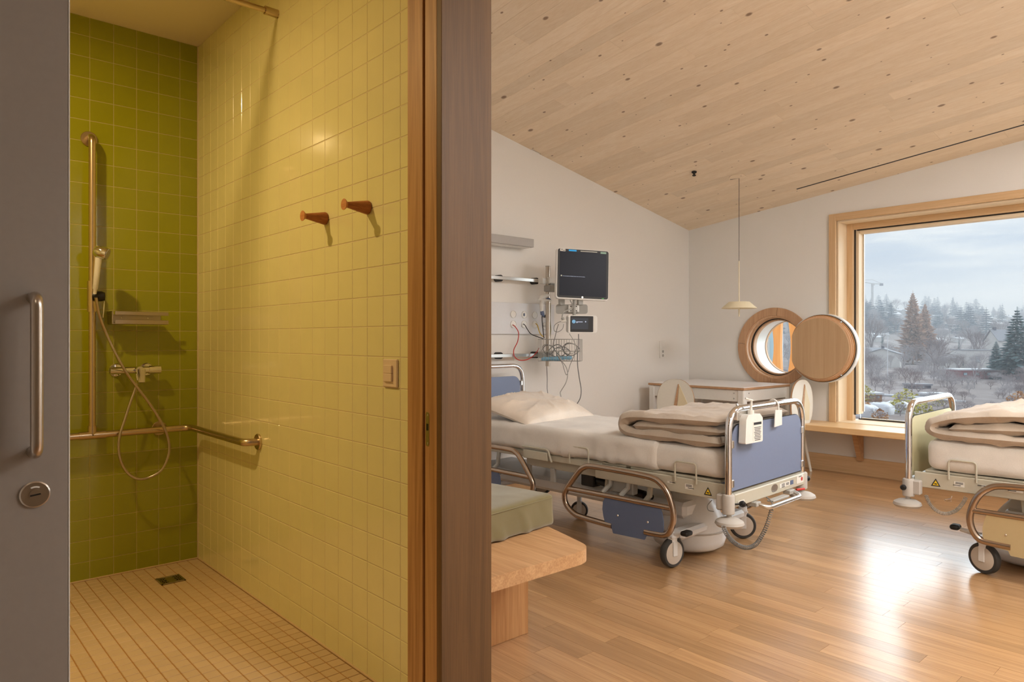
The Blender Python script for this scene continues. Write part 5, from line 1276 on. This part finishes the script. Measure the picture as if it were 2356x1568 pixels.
tree('bare_tree', bare[0], 2244, 250, hpx(110, 250), 'tall leafless forked tree beside the white modern house', wd=.8)
tree('bare_tree', bare[2], 2005, 310, hpx(120, 310), 'tall leafless tree behind the long white house at the left', wd=.8)
tree('bare_tree', bare_wide[0], 2150, 215, hpx(100, 215), 'broad leafless thicket tree in the centre of the valley', wd=1.1)
tree('bare_tree', bare_wide[1], 2340, 75, hpx(85, 75), 'near leafless tree with pale twigs at the lower right of the window', wd=.8)
G1 = 'leafless trees in the valley'
for k in range(180):
    px = rnd.uniform(1765, 2420); d = rnd.uniform(150, 420); h = hpx(rnd.uniform(30, 66), d)
    if k % 2 == 0: tree('bare_tree', bare_wide[k % 4//2], px, d*.8, h*.75, 'grey leafless tree in the thicket of the valley floor', 'tree', G1, .9)
    else: tree('bare_tree', bare[k % 4], px, d, h, 'grey leafless tree in the thicket of the valley floor', 'tree', G1, .75)
for k in range(110):
    px = rnd.uniform(1975, 2400); d = rnd.uniform(84, 200)
    tree('bare_shrub', bare_wide[k % 2], px, d, hpx(rnd.uniform(16, 34), d), 'low leafless twiggy shrub among the winter garden plots', 'shrub', 'leafless shrubs in the garden plots', 1.3)
for k in range(60):
    px = rnd.uniform(1765, 2430); d = rnd.uniform(430, 860)
    tree('bare_tree', bare[k % 4], px, d, rnd.uniform(12, 20), 'hazy leafless tree on the distant hillside', 'tree', 'leafless trees on the hillside', .8)
for k in range(150):
    px = rnd.uniform(1765, 2440); d = 880 if k % 3 == 0 else rnd.uniform(520, 900); h = rnd.choice((12, 15, 18, 24))
    tree('conifer_tree', conf[k % 2], px, d, h, 'bluish evergreen on the far wooded hill', 'tree', 'evergreens on the far hill', rnd.uniform(1.1, 2.2))
for k, (px, d, hh, m) in enumerate(((2085, 108, 34, 0), (2063, 100, 26, 0), (2118, 96, 30, 0), (2140, 92, 20, 0), (1995, 98, 24, 1), (2025, 92, 22, 1), (2160, 110, 18, 0), (1985, 118, 30, 0), (2345, 105, 34, 1))):
    tree('shrub', (blob_mesh(20+k, M_leaf if m == 0 else M_rust)), px, d, hpx(hh*1.25, d), ('yellow-green' if m == 0 else 'rust brown')+' garden shrub '+('near the bed rail at the foot of the window', 'left of the tallest yellow shrub', 'behind the chrome bed rail', 'low beside the white garden bench', 'at the left edge of the window', 'next to the glasshouse at the left', 'on the garden path', 'at the leftmost strip of glass', 'at the far right of the window')[k], 'shrub', None, 1.3)
# --- houses
def house(px, d, wpx, hpx_, deep, lab, roof='gable', wm=None, rm=None, wins=2, yaw=0, group=None, base=0):
    w2 = hpx(wpx, d); h2 = hpx(hpx_, d); p = outp(px, d); wm = wm or M_hwall; rm = rm or M_hroof
    p.z += base
    t = thing('house', lab, 'building', p, math.atan2(RY, RX)+yaw, group)
    part('walls', MB().box((0, deep/2, h2/2-.5), (w2, deep, h2+1)), wm, t)
    if roof == 'gable':
        rh = h2*.42; b = MB(); b.prism([(-.6, h2), (deep/2, h2+rh), (deep+.6, h2), (deep+.6, h2+.25), (deep/2, h2+rh+.3), (-.6, h2+.25)], -w2/2-.5, w2/2+.5, 'yz'); part('roof', b, rm, t)
        part('gable', MB().prism([(0, h2-.01), (deep, h2-.01), (deep/2, h2+rh)], -w2/2, w2/2, 'yz'), wm, t)
        part('chimney', MB().box((-w2*.25, deep*.5, h2+rh+.4), (.9, .9, 1.4)), M_hwin, t)
    else: part('roof', MB().box((0, deep/2, h2+.15), (w2+.5, deep+.5, .35)), rm, t)
    for k in range(wins):
        x = (k+.5)/wins*w2-w2/2; f = part('window', MB().box((x, -.03, h2*.58), (w2/wins*.32, .10, h2*.32)), M_hwin, t); part('pane', MB().box((x, -.10, h2*.58), (w2/wins*.26, .04, h2*.26)), M_hblue, f)
    return t
house(2005, 275, 92, 30, 9, 'long white house with grey gable roof at the left of the window', wins=3)
house(2073, 268, 30, 30, 12, 'white gabled wing joined to the long white house', yaw=.9, wins=1)
house(2265, 240, 62, 48, 11, 'white modern flat-roofed house left of the dark spruce', 'flat', wins=2)
house(2222, 244, 46, 30, 9, 'lower white annex of the modern flat-roofed house', 'flat', rm=M_snow, wins=1)
house(2312, 262, 30, 62, 8, 'narrow white house with pointed roof behind the modern house', wins=1)
house(2262, 190, 110, 20, 6, 'low dull red shed with snowy flat roof in the gardens', 'flat', wm=M_hred, rm=M_snow, wins=4)
house(2012, 118, 34, 14, 3, 'small rust coloured garden hut at the lower left of the window', 'flat', wm=M_rust, rm=M_snow, wins=2)
house(2154, 128, 46, 5, 2.0, 'low white glasshouse frame in the garden plots', 'flat', wm=M_snow, rm=M_snow, wins=3)
house(2120, 150, 44, 9, 3, 'grey low garden shed with dark wall in the plots', 'flat', wm=M_hwin, wins=1)
G2 = 'small white houses dotted on the far hillside'
for k in range(34):
    d = rnd.uniform(460, 840); px = rnd.uniform(1975, 2400); house(px, d, rnd.uniform(14, 28), rnd.uniform(7, 11), 10, 'small snowy-roofed house on the hazy hillside', rm=M_snow, wins=0, group=G2)
# plots, posts, crane
ph = outp(2042, 165); tp = hpx(118, 165)
solo('street_lamp', MB().tube([(0, 0, 0), (0, 0, tp)], [.10, .07], 8).box((.0, 0, tp), (.9, .3, .15)), M_snow, 'thin pale lamp post rising before the long white house', 'lamp post').location = ph
pc_ = outp(2007, 700); cz = 780-652; ch = hpx(cz, 700)-(pc_.z-CAM_H)
cr_ = thing('tower_crane', 'pale construction crane above the trees at the left of the window', 'crane', pc_, math.atan2(RY, RX))
part('mast', MB().box((0, 0, ch/2), (1.6, 1.6, ch)), M_hwall, cr_); b = MB(); b.tube([(-16, 0, ch+3), (0, 0, ch), (10, 0, ch-.5)], .5, 5).tube([(-16, 0, ch+3.2), (0, 0, ch+4), (9, 0, ch)], .3, 5); part('jib', b, M_hwall, cr_); part('counterweight', MB().box((9, 0, ch-1), (3, 1.5, 2.4)), M_hwin, cr_); part('cab', MB().box((0, -1, ch-1), (2.4, 2.4, 2.2)), M_hwall, cr_)
for k in range(9):
    p = outp(2030+k*19, 130-k*1.5); solo('bed_frame_strip', MB().box((0, 0, .15), (.35, 5, .25)), M_snow, 'pale border strip between the bare garden plots', 'garden border', 'border strips of the garden plots').location = p
for k in range(3):
    p = outp(1988+k*38, 97+k*2, .3); b = MB(); b.soft((0, 0, 0), (hpx(46, 97), 3.2, 2.4), .7, (12, 8, 6), lambda o, n: .25*fbm(o, (1, 1, 1), k)); solo('boulder', b, M_snow, ('leftmost', 'middle', 'rightmost')[k]+' of the snowy boulders just below the window', 'rock', 'snowy boulders below the window').location = p
# neighbouring pale blue building behind the porthole
X = 16.0; yl = onX(1730, 790, X).y; yr = onX(1783, 790, X).y
nb = thing('neighbour_building', 'pale blue building wing seen through the round porthole', 'building', (X, (yl+yr)/2, -9))
part('wall', MB().box((X+.2, (yl+yr)/2, -2), (.4, abs(yl-yr), 16)), M_hblue, nb, True)
p0, p1 = onX(1757, 780, X).y, onX(1771, 780, X).y; z0, z1 = onX(1765, 826, X).z, onX(1765, 779, X).z
f = part('window', MB().box((X-.02, (p0+p1)/2, (z0+z1)/2), (.12, abs(p0-p1), z1-z0)), M_hwall, nb, True); part('pane', MB().box((X-.08, (p0+p1)/2, (z0+z1)/2), (.04, abs(p0-p1)*.7, (z1-z0)*.86)), M_hwin, f, True)
# light winter haze over the valley
hz = NB('haze'); hz.nt.nodes.remove(hz.b); vsn = hz.n('ShaderNodeVolumeScatter', Density=.0010, Anisotropy=.2); vsn.inputs['Color'].default_value = (.86, .92, 1, 1); hz.l(vsn.outputs[0], hz.out.inputs['Volume'])
b = MB(); b.M = Matrix.Translation((0, 0, 0)) @ Matrix.Rotation(YAW-PI/2, 4, 'Z') ; b.box((420, 815, 40), (1700, 1500, 110)); hzo = link('haze_layer', b.mesh('haze_layer', hz.m)); hzo['kind'] = 'stuff'; tag(hzo, 'thin bluish winter haze lying over the valley and hill outside', 'haze')
